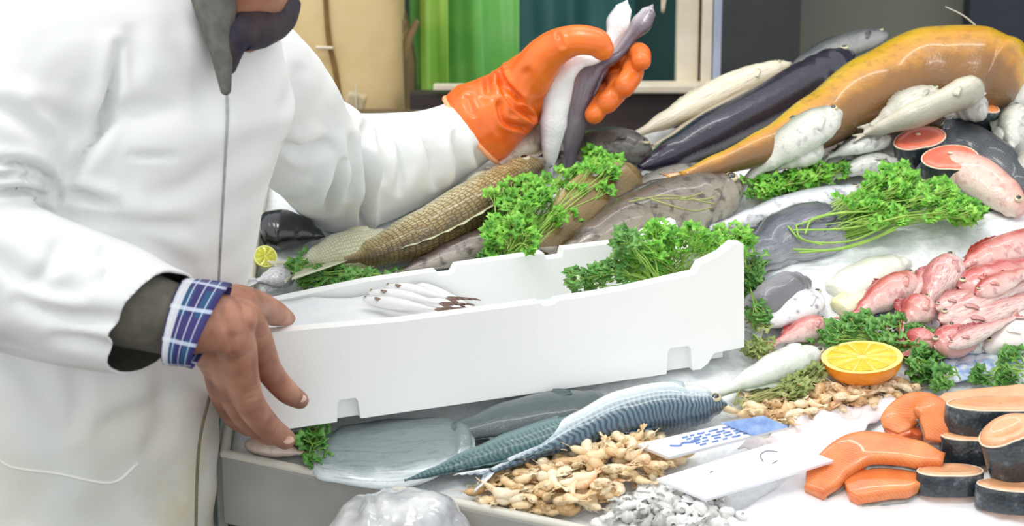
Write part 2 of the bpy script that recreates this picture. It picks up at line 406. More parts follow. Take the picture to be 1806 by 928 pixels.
# green translucent plastic
gm = M('green_plastic', (176, 230, 104), (116, 194, 96), 4, .3, .2, 40, coat=.3, c3=(150, 206, 132))
g = sheet('plastic_sheet', 722, 915, 3.9, at(800, 168, 3.9).z, 1.9, 2.2, .018, gm, bottom=lambda u: -.03 * u + .02 * math.sin(u * 9), seed=5)
tag(g, 'bright green plastic sheet hanging in folds behind the gloved arm', 'plastic sheet')
g2 = sheet('plastic_sheet', 742, 790, 3.84, at(760, 172, 3.84).z, 1.9, 1, .014, M('lime_plastic', (176, 214, 104), (120, 200, 70), 9, .3, .1, 40), seed=9, nx=20)
tag(g2, 'narrow lime green plastic strip hanging in front of the green sheet', 'plastic sheet')
t2 = sheet('tarpaulin', 905, 1120, 4.05, .0, 1.9, 1.6, .02, M('teal_tarp', (48, 98, 96), (70, 124, 120), 5, .45, .2), seed=4)
tag(t2, 'dark teal tarpaulin hanging behind the gloved hand', 'tarpaulin')
# dry leaf shaped hanging cloth by the posts
lf = sheet('cloth_rag', 1166, 1200, 3.5, at(1180, 22, 3.5).z, 1.5, .8, .008, M('rag', (214, 200, 180), (180, 160, 140), 20, .8), nx=16, nz=20, seed=2, right=lambda v: .05 + .95 * v)
tag(lf, 'pointed beige cloth rag hanging beside the cream posts', 'rag')

# ================= the sloping counter
EDGE = -.30
def front_y(x): return 2.228 + EDGE * (x + .335)
FL = Vector((-.330, front_y(-.330), 0)); FR = Vector((.95, front_y(.95), 0)); BL = Vector((-.345, 2.84, 0)); BR = Vector((.95, 3.10, 0))
def cz(p, h): return Vector((p.x, p.y, surf(p.x, p.y) + h))
STEEL = M('grey_painted_metal', (176, 174, 166), (150, 150, 146), 5, .45, .12, 40, c3=(166, 160, 148))
STEELD = M('dark_steel', (104, 106, 104), (88, 90, 90), 6, .4, .1)
ct = thing('display_counter', 'sloping grey metal market counter holding the ice and the fish', 'counter', (.3, 2.7, 0))
o = mesh('bed', *hexa([cz(p, -.05) for p in (FL, FR, BR, BL)] + [cz(p, -.03) for p in (FL, FR, BR, BL)])[:2], STEEL, ct, smooth=False)
def wallstrip(name, a, b, z0a, z0b, h, th, mt):
    d = (b - a); d.z = 0; n = Vector((d.y, -d.x, 0)).normalized() * th
    A, B_ = cz(a, 0), cz(b, 0); pts = []
    bot = [Vector((a.x, a.y, z0a)), Vector((b.x, b.y, z0b))]
    q = [bot[0] + n, bot[1] + n, bot[1], bot[0], A + n + Z * h, B_ + n + Z * h, B_ + Z * h, A + Z * h]
    o = mesh(name, *hexa(q)[:2], mt, ct, smooth=False); mod_bevel(o, .002); return o
wallstrip('front_panel', FL, FR, cz(FL, 0).z - .075, cz(FR, 0).z - .075, .006, .012, STEEL)
wallstrip('front_skirt', Vector((FL.x, FL.y + .03, 0)), Vector((FR.x, FR.y + .03, 0)), .1, .1, -.05, .01, STEELD)
wallstrip('side_panel', BL, FL, cz(BL, 0).z - .09, cz(FL, 0).z - .09, .006, .012, STEEL)
rimp = [cz(BL, .008), cz(FL, .008) + Vector((0, -.006, 0)), cz(FR, .008) + Vector((0, -.006, 0))]
mesh('rim', *add(tube([rimp[0], rimp[1]], [.006], 8), tube([rimp[1], rimp[2]], [.006], 8))[:2], M('rim_metal', (214, 210, 198), (196, 192, 180), 9, .35), ct)
for px_, py_ in ((-.3, FL.y + .06), (.88, front_y(.88) + .06), (-.3, 2.80), (.88, 3.02)):
    z1 = surf(0, py_) - .045; mesh('leg', *box((px_, py_, z1 / 2), (.05, .05, z1))[:2], STEELD, ct, smooth=False)
# crushed ice
ICE = NT('crushed_ice'); o_ = ICE.obj(); h_ = ICE.noise(o_, 130, 5, .7); ICE.link(ICE.ramp(h_, [(.3, (226, 232, 236)), (.6, (248, 250, 251))]), ICE.b.inputs['Base Color'])
ICE.setp(Roughness=.3, Specular_IOR_Level=.5, Subsurface_Weight=.3, Subsurface_Scale=.01); ICE.bump(h_, .5, .004)
V, Fc = [], []; nx, ny = 190, 170
from mathutils import noise as mn
BANK = [(on(*p), r) for p, r in (((1480, 470), .09), ((1580, 430), .09), ((1700, 410), .1), ((1800, 390), .1), ((1400, 500), .06))]
for j in range(ny):
    for i in range(nx):
        u, v = i / (nx - 1), j / (ny - 1); a = FL.lerp(FR, u); b = BL.lerp(BR, u); p = a.lerp(b, v)
        h = -.004 + .004 * mn.noise(p * 30) + .003 * mn.noise(p * 90)
        for c, r in BANK: h += .014 * math.exp(-((p.x - c.x) ** 2 + (p.y - c.y) ** 2) / r ** 2)
        e = min(u, 1 - u, v, 1 - v); h -= .006 * math.exp(-e * 60)
        V.append(cz(p, h))
for j in range(ny - 1):
    for i in range(nx - 1): a = j * nx + i; Fc.append((a, a + 1, a + nx + 1, a + nx))
ice = mesh('crushed_ice', V, Fc, ICE.m); mod_solid(ice, .012, -1)
tag(ice, 'bed of white crushed ice spread over the sloping counter', 'ice', kind='stuff')
# white plastic bag bulging in front of the counter
c0 = at(705, 968, 2.10)
co, fs, nr = union([ball(c0, .078, 24, (1.05, .80, .8)), tube([c0 + Z * -.04, Vector((c0.x, 2.09, .6)), Vector((c0.x + .01, 2.09, .09))], [.074, .09, .10], 24)], .006, 6)
V = [Vector(p) for p in co]; V = [v + Vector((mn.noise(v * 22), mn.noise(v * 22 + Vector((9, 0, 0))), mn.noise(v * 26 + Vector((0, 5, 0))))) * .009 + Z * .012 * abs(mn.noise(Vector((v.x * 50, v.y * 14, v.z * 10)))) for v in V]; Fc = fs
zb = min(v.z for v in V); V = [Vector((v.x, v.y, v.z if v.z > .3 else (v.z - zb) * .3 / (.3 - zb))) for v in V]
bgl = M('clear_white_plastic', (214, 216, 216), (150, 152, 156), 26, .18, .3, 60, coat=.6)
bag = thing('plastic_bag', 'crinkled white plastic bag bulging in front of the counter edge', 'bag', (c0.x, 2.10, 0))
mesh('bag_body', V, Fc, bgl, bag)

# unseen strip lights added above the counter for streak highlights on wet fish
for i, (x_, y_) in enumerate(((.05, 2.2), (.35, 3.0))):
    al = bpy.data.lights.new('highlight_strip', 'AREA'); al.shape = 'RECTANGLE'; al.size = 1.3; al.size_y = .06; al.energy = 4; al.color = (1, .98, .95)
    ao = bpy.data.objects.new('highlight_strip', al); COL.objects.link(ao); ao.location = (x_, y_, 2.35)
# ================= the vendor
Fd = Vector((.766, -.643, 0)); Ld = Vector((.643, .766, 0))
def ringstack(rings, n=40, pw=1.0):
    V, Fc = [], []
    for (z, cx, cy, a, b) in rings:
        for k in range(n):
            t = 2 * math.pi * k / n; V.append(Vector((cx, cy, z)) + Ld * (a * math.cos(t)) + Fd * (b * math.sin(t)))
    for j in range(len(rings) - 1):
        for k in range(n): a, b = j * n + k, j * n + (k + 1) % n; Fc.append((a, b, b + n, a + n))
    Fc.append(tuple(range(n))[::-1]); Fc.append(tuple(range(len(V) - n, len(V)))); return [V, Fc]
vend = thing('person', 'vendor in a white coat and one orange glove, gripping a foam box and holding fish', 'person', (-.5, 2.10, 0))
WR = at(340, 572, 1.985); ER = at(-150, 435, 1.94); SR = Vector((-.50, 2.07, 1.45))
SLh = at(448, 135, 2.36); EL = at(600, 305, 2.70); WL = at(850, 222, 2.80)
torso = [(.62, -.535, 2.15, .215, .165), (.72, -.53, 2.155, .205, .16), (.85, -.515, 2.16, .195, .150), (1.0, -.498, 2.17, .185, .143), (1.15, -.472, 2.19, .185, .143),
         (1.3, -.430, 2.185, .188, .148), (1.38, -.405, 2.18, .19, .145), (1.44, -.385, 2.19, .155, .12), (1.49, -.365, 2.19, .12, .10), (1.54, -.335, 2.18, .085, .085), (1.6, -.325, 2.175, .08, .085)]
TOR = []
for i in range(41):
    z = lerp(.62, 1.6, i / 40); TOR.append((z,) + tuple(interp(z, [(r[0], r[k]) for r in torso]) if False else float(np.interp(z, [r[0] for r in torso], [r[k] for r in torso])) for k in (1, 2, 3, 4)))
blobs = [ringstack(TOR),
  tube([SR + Vector((.10, .06, .0)), SR, SR.lerp(ER, .5) + Vector((-.012, -.01, 0)), ER], [.10, .100, .088, .082], 20),
  tube([ER, ER.lerp(WR, .45) + Vector((0, 0, -.004)), WR + Vector((-.03, 0, .004))], [.084, .073, .056], 20),
  tube([SLh - Ld * .09, SLh, SLh.lerp(EL, .5) + Vector((0, 0, -.01)), EL], [.085, .073, .070, .078], 20),
  tube([EL, EL.lerp(WL, .5) + Vector((0, .0, -.012)), WL + Vector((0.0, 0, -.002))], [.082, .068, .044], 20)]
co, fs, nr = union(blobs, .0045, 14)
px, py = npproj(co); view = (np.array(CAM) - co); view /= np.linalg.norm(view, axis=1)[:, None]; facing = np.clip((nr * view).sum(1) * 2.5, 0, 1)
disp = np.zeros(len(co))
# soft random cloth undulation everywhere
sc3 = np.array([mn.noise(Vector(p) * 9) for p in co]); sc4 = np.array([mn.noise(Vector((p[0] * 14 + 5, p[1] * 14, p[2] * 26))) for p in co])
disp += .006 * sc3 + .0035 * sc4
FOLDS = [  # pixel path, half width px, depth m, side-ridge strength
 ([(212, 80), (200, 160), (182, 215), (150, 270), (120, 315)], 10, .011, .5), ([(232, 50), (238, 100), (234, 150)], 16, .005, .4),
 ([(-20, 175), (40, 205), (90, 250)], 16, .007, .8), ([(60, 180), (110, 205), (150, 250)], 14, .005, .6), ([(-20, 285), (50, 292), (90, 315), (108, 348)], 7, .010, .9),
 ([(-20, 312), (40, 308), (80, 325), (104, 350)], 6, .008, .9), ([(-20, 340), (50, 335), (100, 352)], 7, .008, .9), ([(110, 338), (150, 345), (205, 360)], 9, .009, .8),
 ([(225, 273), (310, 274)], 6, .0028, .3), ([(150, 375), (230, 395), (330, 400)], 16, .006, .6), ([(150, 230), (230, 190), (300, 195)], 20, .004, .4), ([(260, 350), (330, 330), (380, 290)], 22, .005, .5),
 ([(200, 420), (260, 430), (340, 470)], 18, .004, .5), ([(300, 60), (350, 140), (385, 230)], 24, .003, .4), ([(110, 420), (90, 470), (60, 500)], 14, .004, .5),
 ([(-20, 440), (60, 500), (140, 520)], 18, .006, .7), ([(30, 530), (120, 560), (215, 565)], 14, .007, .7), ([(90, 590), (160, 600), (225, 620)], 12, .005, .7), ([(180, 440), (200, 470), (190, 500)], 16, .005, .5),
 ([(0, 600), (70, 680), (120, 760)], 26, .006, .4), ([(130, 650), (140, 720), (130, 770)], 22, .005, .4), ([(170, 760), (240, 730), (330, 700)], 20, .005, .5), ([(280, 640), (300, 720), (260, 800)], 22, .006, .5),
 # far sleeve
 ([(500, 262), (530, 272), (580, 255)], 11, .007, .6), ([(600, 280), (590, 320), (575, 380)], 8, .009, .8), ([(636, 230), (640, 320), (640, 410)], 6, .011, .9), ([(618, 240), (620, 300), (612, 345)], 8, .008, .8),
 ([(665, 235), (672, 320)], 9, .005, .7), ([(700, 228), (712, 290), (705, 340)], 9, .006, .7), ([(745, 225), (765, 280), (770, 330)], 9, .007, .7), ([(775, 200), (780, 250)], 7, .005, .6),
 ([(640, 215), (645, 255)], 6, .006, .8), ([(530, 120), (520, 170), (500, 200)], 20, .005, .4), ([(560, 340), (530, 350), (500, 355)], 16, .005, .4), ([(800, 235), (815, 290), (810, 330)], 10, .005, .6), ([(840, 260), (852, 300)], 8, .004, .6)]
for i in range(11):   # gathers round the near cuff
    t = i / 10; x, y = lerp(312, 238, t), lerp(510, 640, t); FOLDS.append(([(x - 4, y), (x - 30 - 10 * (i % 2), y - 12)], 3.6, .0035, .7))
for poly, w_, d_, s_ in FOLDS:
    pl = polyarc(poly, 10) if len(poly) > 2 else poly
    x0 = min(p[0] for p in pl) - 5 * w_; x1 = max(p[0] for p in pl) + 5 * w_; y0 = min(p[1] for p in pl) - 5 * w_; y1 = max(p[1] for p in pl) + 5 * w_
    idx = np.where((px > x0) & (px < x1) & (py > y0) & (py < y1))[0]
    if not len(idx): continue
    r = segdist(px[idx], py[idx], pl); ex = np.array(pl[0]), np.array(pl[-1]); ln = max(1, np.hypot(*(ex[1] - ex[0])))
    m0 = (ex[0] + ex[1]) / 2; tt = np.clip(1 - (np.hypot(px[idx] - m0[0], py[idx] - m0[1]) / (ln * .62)) ** 2, 0, 1)
    disp[idx] += tt * (1.5 if x0 > 440 and y0 > 80 else 1) * facing[idx] * d_ * 2.2 * (-.75 * np.exp(-(r / w_) ** 2) + s_ * .45 * np.exp(-((r - 2.4 * w_) / (1.6 * w_)) ** 2))
co = co + nr * disp[:, None]
# front overlap: the right front panel stands proud of the zip line
ZIP = [(352, -60), (360, 0), (378, 70), (395, 150), (400, 172), (400, 220), (394, 330), (388, 440), (384, 520), (378, 620), (368, 700), (352, 770), (346, 850), (344, 960)]
coatbm = bmesh.new(); vs = [coatbm.verts.new(p) for p in co.tolist()]; coatbm.verts.ensure_lookup_table()
for f in fs: coatbm.faces.new([vs[i] for i in f])
def cut(bm, p, n, pred, drop=True):
    fc = [f for f in bm.faces if pred(f.calc_center_median())]
    if not fc: return
    g_ = fc + list({e for f in fc for e in f.edges}) + list({v for f in fc for v in f.verts})
    bmesh.ops.bisect_plane(bm, geom=g_, plane_co=p, plane_no=n)
    if drop:
        dead = [f for f in bm.faces if (f.calc_center_median() - p).dot(n) > 0 and pred(f.calc_center_median())]
        bmesh.ops.delete(bm, geom=dead, context='FACES')
# open near cuff, far cuff, hem
tR = (at(283, 575, 2.075) - at(200, 520, 2.06)).normalized()
aR = (WR - ER).normalized(); e1, e2 = at(326, 490, 2.0), at(233, 656, 1.97); nR = (e2 - e1).cross(Vector((.5, .9, .1))); nR = nR if nR.x > 0 else -nR; nR.normalize()
cut(coatbm, e1, nR, lambda c: ((c - WR) - aR * (c - WR).dot(aR)).length < .082 and abs((c - WR).dot(aR)) < .13 and c.y < 2.075)
tL = (WL - EL).normalized(); cut(coatbm, WL - tL * .004, tL, lambda c: (c - WL).length < .14)
cut(coatbm, Vector((0, 0, .66)), -Z, lambda c: c.z < .72)
# collar opening: a V seen between the lapels
VP = [(344, -400), (353, -60), (362, 20), (374, 75), (388, 130), (400, 176), (403, 140), (406, 105), (416, 78), (450, 66), (492, 36), (560, -60), (640, -400)]
def inpoly(x, y, P):
    c = False; j = len(P) - 1
    for i in range(len(P)):
        if (P[i][1] > y) != (P[j][1] > y) and x < (P[j][0] - P[i][0]) * (y - P[i][1]) / (P[j][1] - P[i][1]) + P[i][0]: c = not c
        j = i
    return c
dead = []
for f in coatbm.faces:
    c = f.calc_center_median()
    if c.z > 1.36 and f.normal.dot(Vector(CAM) - c) > -.2 and (c - Vector((-.35, 2.19, c.z))).dot(Fd) > -.02:
        a, b = proj(c)
        if inpoly(a, b, VP): dead.append(f)
bmesh.ops.delete(coatbm, geom=dead, context='FACES')
cut(coatbm, Vector((0, 0, 1.585)), Z, lambda c: c.z > 1.55)
COAT = NT('white_coat'); o_ = COAT.obj(); s_ = COAT.new('ShaderNodeSeparateXYZ'); geo = COAT.new('ShaderNodeTexCoord'); COAT.link(geo.outputs['Object'], s_.inputs[0])
n1 = COAT.noise(o_, 9, 5); n2 = COAT.noise(o_, 3.2, 3)
base = COAT.ramp(n1, [(.3, (226, 228, 227)), (.7, (235, 236, 234))])
low = COAT.math('MULTIPLY', COAT.math('SUBTRACT', .08, s_.outputs[2]), 5.0, clamp=True)      # wear towards the hem
st = COAT.math('MULTIPLY', low, COAT.math('MULTIPLY', COAT.math('SUBTRACT', n1, .42), 5, clamp=True))
c1 = COAT.mix(COAT.math('MULTIPLY', low, .35), base, (212, 210, 186)); c2 = COAT.mix(COAT.math('MULTIPLY', st, .6), c1, (204, 190, 138))
st2 = COAT.math('MULTIPLY', low, COAT.math('MULTIPLY', COAT.math('SUBTRACT', n2, .52), 7, clamp=True)); c3 = COAT.mix(COAT.math('MULTIPLY', st2, .5), c2, (150, 160, 158))
COAT.link(c3, COAT.b.inputs['Base Color']); COAT.setp(Roughness=.75, Specular_IOR_Level=.25); COAT.bump(COAT.noise(o_, 700, 2), .12, .001)
LIN = M('coat_lining', (96, 94, 84), (74, 72, 64), 40, .9)
me = bpy.data.meshes.new('coat'); org = Vector((-.45, 2.12, 1.05))
bmesh.ops.translate(coatbm, verts=coatbm.verts, vec=-org); bmesh.ops.smooth_vert(coatbm, verts=[v for v in coatbm.verts if v.is_boundary], factor=.5, use_axis_x=True, use_axis_y=True, use_axis_z=True)
coatbm.to_mesh(me); me.polygons.foreach_set('use_smooth', [True] * len(me.polygons)); me.materials.append(COAT.m); me.materials.append(LIN)
coat = bpy.data.objects.new('coat', me); COL.objects.link(coat); coat.parent = vend; coat.location = org - wpos(vend)
ms = mod_solid(coat, .003, -1); ms.material_offset = 1; ms.material_offset_rim = 0
coat['label'] = 'grubby white button-less coat with a long front zip'
coatbm.verts.ensure_lookup_table(); bvh = BVHTree.FromBMesh(coatbm)
def oncoat(px, py, off=.0):
    r = ray(px, py).normalized(); h = bvh.ray_cast(CAM - org, r)
    return (h[0] + org + h[1] * off) if h[0] else None
def strip(name, poly, r, mt, off=.001, n=8, seg=40):
    pts = [oncoat(a, b, off) for a, b in polyarc(poly, seg)]; pts = [p for p in pts if p is not None and (not poly or True)]
    good = [pts[0]]
    for p in pts[1:]:
        if (p - good[-1]).length < .09: good.append(p)
    if len(good) < 3: return None
    o = mesh(name, *tube(good, [r], n, sub=len(good) * 2)[:2], mt); o.location -= wpos(vend); o.parent = vend; return o
strip('zip', [p for p in ZIP if p[1] > 150 and p[1] < 560], .0016, M('zip_grey', (172, 174, 178), (150, 152, 158), 90, .4), .0005)
strip('zip', [p for p in ZIP if p[1] > 640], .0022, M('zip_brown', (130, 122, 88), (110, 104, 80), 90, .5), .0005)
strip('pocket_seam', [(-10, 800), (20, 823), (100, 835), (195, 851), (242, 818)], .0016, M('seam_white', (238, 238, 230), rough=.7), .0004)
strip('lapel_edge', [(361, 8), (375, 72), (389, 128), (400, 180)], .0028, COAT.m, .0008)

# body: one continuous surface, head to feet
SKIN = NT('skin'); o_ = SKIN.obj(); SKIN.link(SKIN.ramp(SKIN.noise(o_, 26, 4), [(.3, (142, 92, 74)), (.5, (172, 118, 95)), (.72, (192, 140, 116))]), SKIN.b.inputs['Base Color'])
SKIN.setp(Roughness=.48, Subsurface_Weight=.12, Subsurface_Scale=.004); SKIN.b.inputs['Subsurface Radius'].default_value = (1, .35, .2); SKIN.bump(SKIN.noise(o_, 240, 4), .35, .0012)
HC = Vector((-.235, 2.115, 1.655)); NK = Vector((-.29, 2.15, 1.53))
def P(x, y, d): return at(x, y, d if d >= 2.17 else 2.17 - (2.17 - d) * 2.05) if x < 560 and y > 450 else at(x, y, d)
core = [tuple([r[0], r[1], r[2], r[3] - .03, r[4] - .03]) for r in TOR if r[0] < 1.47]
bl = [ringstack(core),
 tube([Vector((-.36, 2.19, 1.44)), NK, HC + Vector((-.01, .01, -.03))], [.066, .058, .06], 20),
 tube([SR + Vector((.06, .05, -.01)), SR.lerp(ER, .5), ER], [.062, .052, .046], 16), tube([ER, ER.lerp(WR, .5), WR], [.046, .042, .031], 16),
 tube([SLh - Ld * .05, SLh.lerp(EL, .5), EL], [.062, .052, .046], 16), tube([EL, EL.lerp(WL, .5), WL], [.046, .042, .03], 16),
 # head
 ball(HC, .098, 16, (.80, .98, 1.12), Matrix.Rotation(-.87, 3, 'Z')), ball(HC + Fd * .035 + Z * -.052, .062, 14, (.95, 1.0, .95)),
 ball(HC + Fd * .082 + Z * -.088, .026, 10), tube([HC + Fd * .093 + Z * .012, HC + Fd * .118 + Z * -.028], [.010, .016], 10), ball(HC + Fd * .1 + Z * -.03 + Ld * .012, .009, 8), ball(HC + Fd * .1 + Z * -.03 - Ld * .012, .009, 8),
 tube([HC + Fd * .092 + Z * .034 - Ld * .035, HC + Fd * .1 + Z * .036, HC + Fd * .092 + Z * .034 + Ld * .035], [.009, .008, .009], 8),
 tube([HC + Fd * .088 + Z * -.058 - Ld * .022, HC + Fd * .1 + Z * -.056, HC + Fd * .088 + Z * -.058 + Ld * .022], [.005, .007, .005], 8), tube([HC + Fd * .085 + Z * -.068 - Ld * .018, HC + Fd * .096 + Z * -.068, HC + Fd * .085 + Z * -.068 + Ld * .018], [.005, .008, .005], 8),
 ball(HC + Ld * .08 - Z * .005, .028, 10, (.35, .7, 1.1)), ball(HC - Ld * .08 - Z * .005, .028, 10, (.35, .7, 1.1)),
 # legs
 tube([Vector((-.5, 2.09, .75)) + Ld * .09, Vector((-.5, 2.09, .45)) + Ld * .1, Vector((-.5, 2.11, .09)) + Ld * .11], [.085, .06, .042], 16),
 tube([Vector((-.5, 2.09, .75)) - Ld * .09, Vector((-.5, 2.09, .45)) - Ld * .1, Vector((-.5, 2.11, .09)) - Ld * .11], [.085, .06, .042], 16),
 tube([Vector((-.5, 2.11, .05)) + Ld * .11, Vector((-.5, 2.11, .04)) + Ld * .11 + Fd * .14], [.04, .035], 12), tube([Vector((-.5, 2.11, .05)) - Ld * .11, Vector((-.5, 2.11, .04)) - Ld * .11 + Fd * .14], [.04, .035], 12),
 # bare hand
 tube([WR, P(385, 572, 2.085), P(405, 580, 2.09)], [.03, .031, .026], 14),
 tube([P(362, 548, 2.085), P(425, 560, 2.10), P(452, 598, 2.115), P(474, 652, 2.135), P(505, 690, 2.15), P(529, 706, 2.17)], [.019, .02, .0175, .0148, .0135, .0105], 14),
 tube([P(362, 570, 2.08), P(412, 600, 2.09), P(424, 650, 2.10), P(438, 705, 2.115), P(468, 748, 2.14), P(503, 775, 2.165)], [.021, .022, .019, .0165, .0152, .0122], 14),
 tube([P(360, 590, 2.09), P(396, 628, 2.105), P(408, 685, 2.125), P(432, 735, 2.155), P(470, 764, 2.19), P(488, 768, 2.21)], [.021, .021, .0165, .0145, .0132, .011], 14),
 tube([P(358, 605, 2.095), P(384, 645, 2.125), P(392, 695, 2.15), P(412, 735, 2.185), P(440, 756, 2.215)], [.02, .0185, .0145, .0125, .010], 14),
 tube([P(368, 548, 2.10), P(415, 538, 2.13), P(455, 542, 2.17), P(485, 553, 2.215), P(508, 562, 2.245)], [.022, .023, .018, .015, .009], 14),
 ball(P(425, 562, 2.09), .0175, 8), ball(P(410, 602, 2.082), .0185, 8)]
co, fs, nr = union(bl, .0026, 5)
px, py = npproj(co); view = (np.array(CAM) - co); view /= np.linalg.norm(view, axis=1)[:, None]; facing = np.clip((nr * view).sum(1) * 2.5, 0, 1); dd = np.zeros(len(co))
near = np.where(co[:, 1] < 2.3)[0]
for poly, w_, d_ in [([(392, 552), (408, 600), (412, 640)], 7, .0025), ([(430, 545), (438, 580)], 6, .002), ([(452, 600), (462, 596), (475, 592)], 2.5, .001), ([(478, 645), (486, 640)], 2.5, .0012), ([(432, 696), (452, 688)], 2.5, .001), ([(436, 706), (456, 699)], 2.2, .001), ([(448, 715), (464, 704)], 2.2, .0008), ([(500, 680), (508, 672)], 2.2, .001)]:
    r = segdist(px[near], py[near], poly); dd[near] -= facing[near] * d_ * np.exp(-(r / w_) ** 2)
co = co + nr * dd[:, None]
body = mesh('body', co.tolist(), fs, SKIN.m, vend); body['label'] = 'brown-skinned neck and bare hand'
# nails on the two visible fingertips
NAIL = M('nail', (206, 170, 150), rough=.25, coat=.5)
for (x, y, d, tx, ty) in ((530, 703, 2.157, 1, .75), (508, 776, 2.152, 1, .5)):
    c = P(x, y, d); n_ = (CAM - c).normalized() + Z * .5; rot = n_.to_track_quat('Z', 'Y').to_matrix()
    mesh('fingernail', *ball(c, .0062, 8, (1.1, .8, .25), rot)[:2], NAIL, vend)
# hair, shirt, trousers, boots, cuff, glove
V, Fc, _ = ball(HC + Z * .012 - Fd * .012, .104, 18, (.84, 1.0, 1.1), Matrix.Rotation(-.87, 3, 'Z'))
keep = [i for i, v in enumerate(V) if (v - HC).z > .03 or (v - HC).dot(Fd) < -.005]; ks = set(keep)
mesh('hair', V, [f for f in Fc if all(i in ks for i in f)], M('dark_hair', (38, 32, 30), (60, 52, 48), 120, .6, .6, 300), vend)
SH = M('navy_shirt', (34, 36, 58), (58, 54, 52), 26, .8, .2)
V, Fc = ringstack([(r[0], r[1], r[2], r[3] - .032, r[4] - .032) for r in TOR if 1.0 < r[0] < 1.5] , 40)
mesh('shirt', V, Fc, SH, vend)
mesh('shirt_collar', *tube([P(404, 118, 2.085), P(414, 66, 2.09), P(450, 50, 2.12), P(488, 34, 2.17), P(505, 10, 2.2)], [.008, .019, .023, .020, .016], 12)[:2], M('dark_collar', (38, 34, 52), (70, 58, 56), 40, .8), vend)
mesh('inner_placket', *tube([P(376, -20, 2.105), P(382, 30, 2.09), P(391, 95, 2.078), P(398, 158, 2.07)], [.026, .021, .012, .006], 10)[:2], M('grey_olive_knit', (112, 112, 106), (88, 86, 80), 60, .9, .3), vend)
for s in (1, -1):
    mesh('trouser_leg', *tube([Vector((-.5, 2.09, .82)) + Ld * .085 * s, Vector((-.5, 2.09, .45)) + Ld * .1 * s, Vector((-.5, 2.11, .11)) + Ld * .11 * s], [.1, .08, .068], 18)[:2], M('dark_trousers', (52, 56, 70), (40, 42, 54), 30, .85), vend)
    mesh('boot', *union([tube([Vector((-.5, 2.11, .16)) + Ld * .11 * s, Vector((-.5, 2.11, .06)) + Ld * .11 * s], [.055, .056], 14), tube([Vector((-.5, 2.11, .053)) + Ld * .11 * s, Vector((-.5, 2.11, .048)) + Ld * .11 * s + Fd * .15], [.053, .047], 14)], .005, 4)[:2], M('black_boot', (26, 26, 26), rough=.4), vend)
PL = NT('plaid'); uv = PL.uv(); s_ = PL.new('ShaderNodeSeparateXYZ'); PL.link(uv, s_.inputs[0])
def band(ax, k, w0, ph=0): return PL.math('LESS_THAN', PL.math('FRACT', PL.math('ADD', PL.math('MULTIPLY', s_.outputs[ax], k), ph)), w0)
c_ = PL.mix(band(0, 2.2, .5, .1), (34, 78, 116), (48, 40, 100)); c_ = PL.mix(band(1, 5, .42, .2), c_, (52, 48, 104))
c_ = PL.mix(PL.math('MULTIPLY', band(0, 4.4, .10, .55), .8), c_, (214, 220, 232)); c_ = PL.mix(PL.math('MULTIPLY', band(1, 8, .12, 0), .75), c_, (200, 210, 228)); c_ = PL.mix(PL.math('MULTIPLY', band(0, 1.0, .2, .97), .8), c_, (216, 218, 222))
PL.link(c_, PL.b.inputs['Base Color']); PL.setp(Roughness=.85)
ax = (P(385, 578, 2.082) - P(320, 560, 2.08)).normalized(); cN = 0
V, Fc, U = [], [], []; n = 40
a0, a1 = P(322, 496, 2.080), P(300, 634, 2.070); b0, b1 = P(400, 508, 2.084), P(345, 643, 2.072)
for i in range(12):
    t = i / 11; q0, q1 = a0.lerp(b0, t), a1.lerp(b1, t); c = (q0 + q1) / 2; hv = (q0 - q1) / 2; dv = Vector((.15, .98, .1)).normalized() * hv.length * 1.15
    for k in range(n):
        a = 2 * math.pi * k / n; wob = 1 + .025 * math.sin(3 * a + 4 * t); V.append(c + hv * (math.cos(a) * wob) - dv * (math.sin(a) * wob)); U.append((t, k / n))
for i in range(11):
    for k in range(n): a, b = i * n + k, i * n + (k + 1) % n; Fc.append((a, b, b + n, a + n))
o = mesh('shirt_cuff', V, Fc, PL.m, vend, U); mod_solid(o, .002, 0); o['label'] = 'blue and white plaid shirt cuff'
mesh('shirt_sleeve', *tube([P(312, 566, 2.08), WR.lerp(ER, .25), WR.lerp(ER, .6)], [.036, .042, .05], 20)[:2], M('shirt_sleeve_grey', (112, 108, 96), (88, 86, 78), 50, .9), vend)
GL = NT('rubber_glove'); o_ = GL.obj(); GL.link(GL.ramp(GL.noise(o_, 12, 3), [(.3, (228, 92, 26)), (.7, (246, 128, 44))]), GL.b.inputs['Base Color']); GL.setp(Roughness=.34, Specular_IOR_Level=.5, Coat_Weight=.15); GL.bump(GL.noise(o_, 220, 3), .15, .001)
cf0 = P(828, 230, 2.78); gb = [
 tube([P(850, 215, 2.80), P(862, 207, 2.803), P(900, 180, 2.82), P(955, 140, 2.84), P(1000, 118, 2.845)], [.062, .058, .049, .048, .036], 22),
 tube([P(925, 150, 2.80), P(965, 95, 2.775), P(1010, 72, 2.755), P(1050, 74, 2.745), P(1062, 86, 2.745)], [.034, .027, .0215, .0195, .0165], 16),
 tube([P(985, 105, 2.85), P(1060, 98, 2.87), P(1108, 94, 2.86), P(1128, 94, 2.82), P(1131, 108, 2.795)], [.022, .0185, .016, .015, .014], 14),
 tube([P(985, 125, 2.86), P(1055, 118, 2.885), P(1100, 106, 2.87), P(1116, 126, 2.82), P(1100, 154, 2.79)], [.021, .017, .0162, .0162, .0155], 14),
 tube([P(985, 148, 2.86), P(1045, 142, 2.885), P(1078, 134, 2.865), P(1090, 156, 2.815), P(1070, 182, 2.785)], [.021, .017, .0162, .0162, .0155], 14),
 tube([P(975, 168, 2.86), P(1030, 165, 2.88), P(1052, 160, 2.86), P(1062, 178, 2.81), P(1048, 202, 2.785)], [.02, .0165, .0155, .015, .014], 14)]
co, fs, nr = union(gb, .0024, 5)
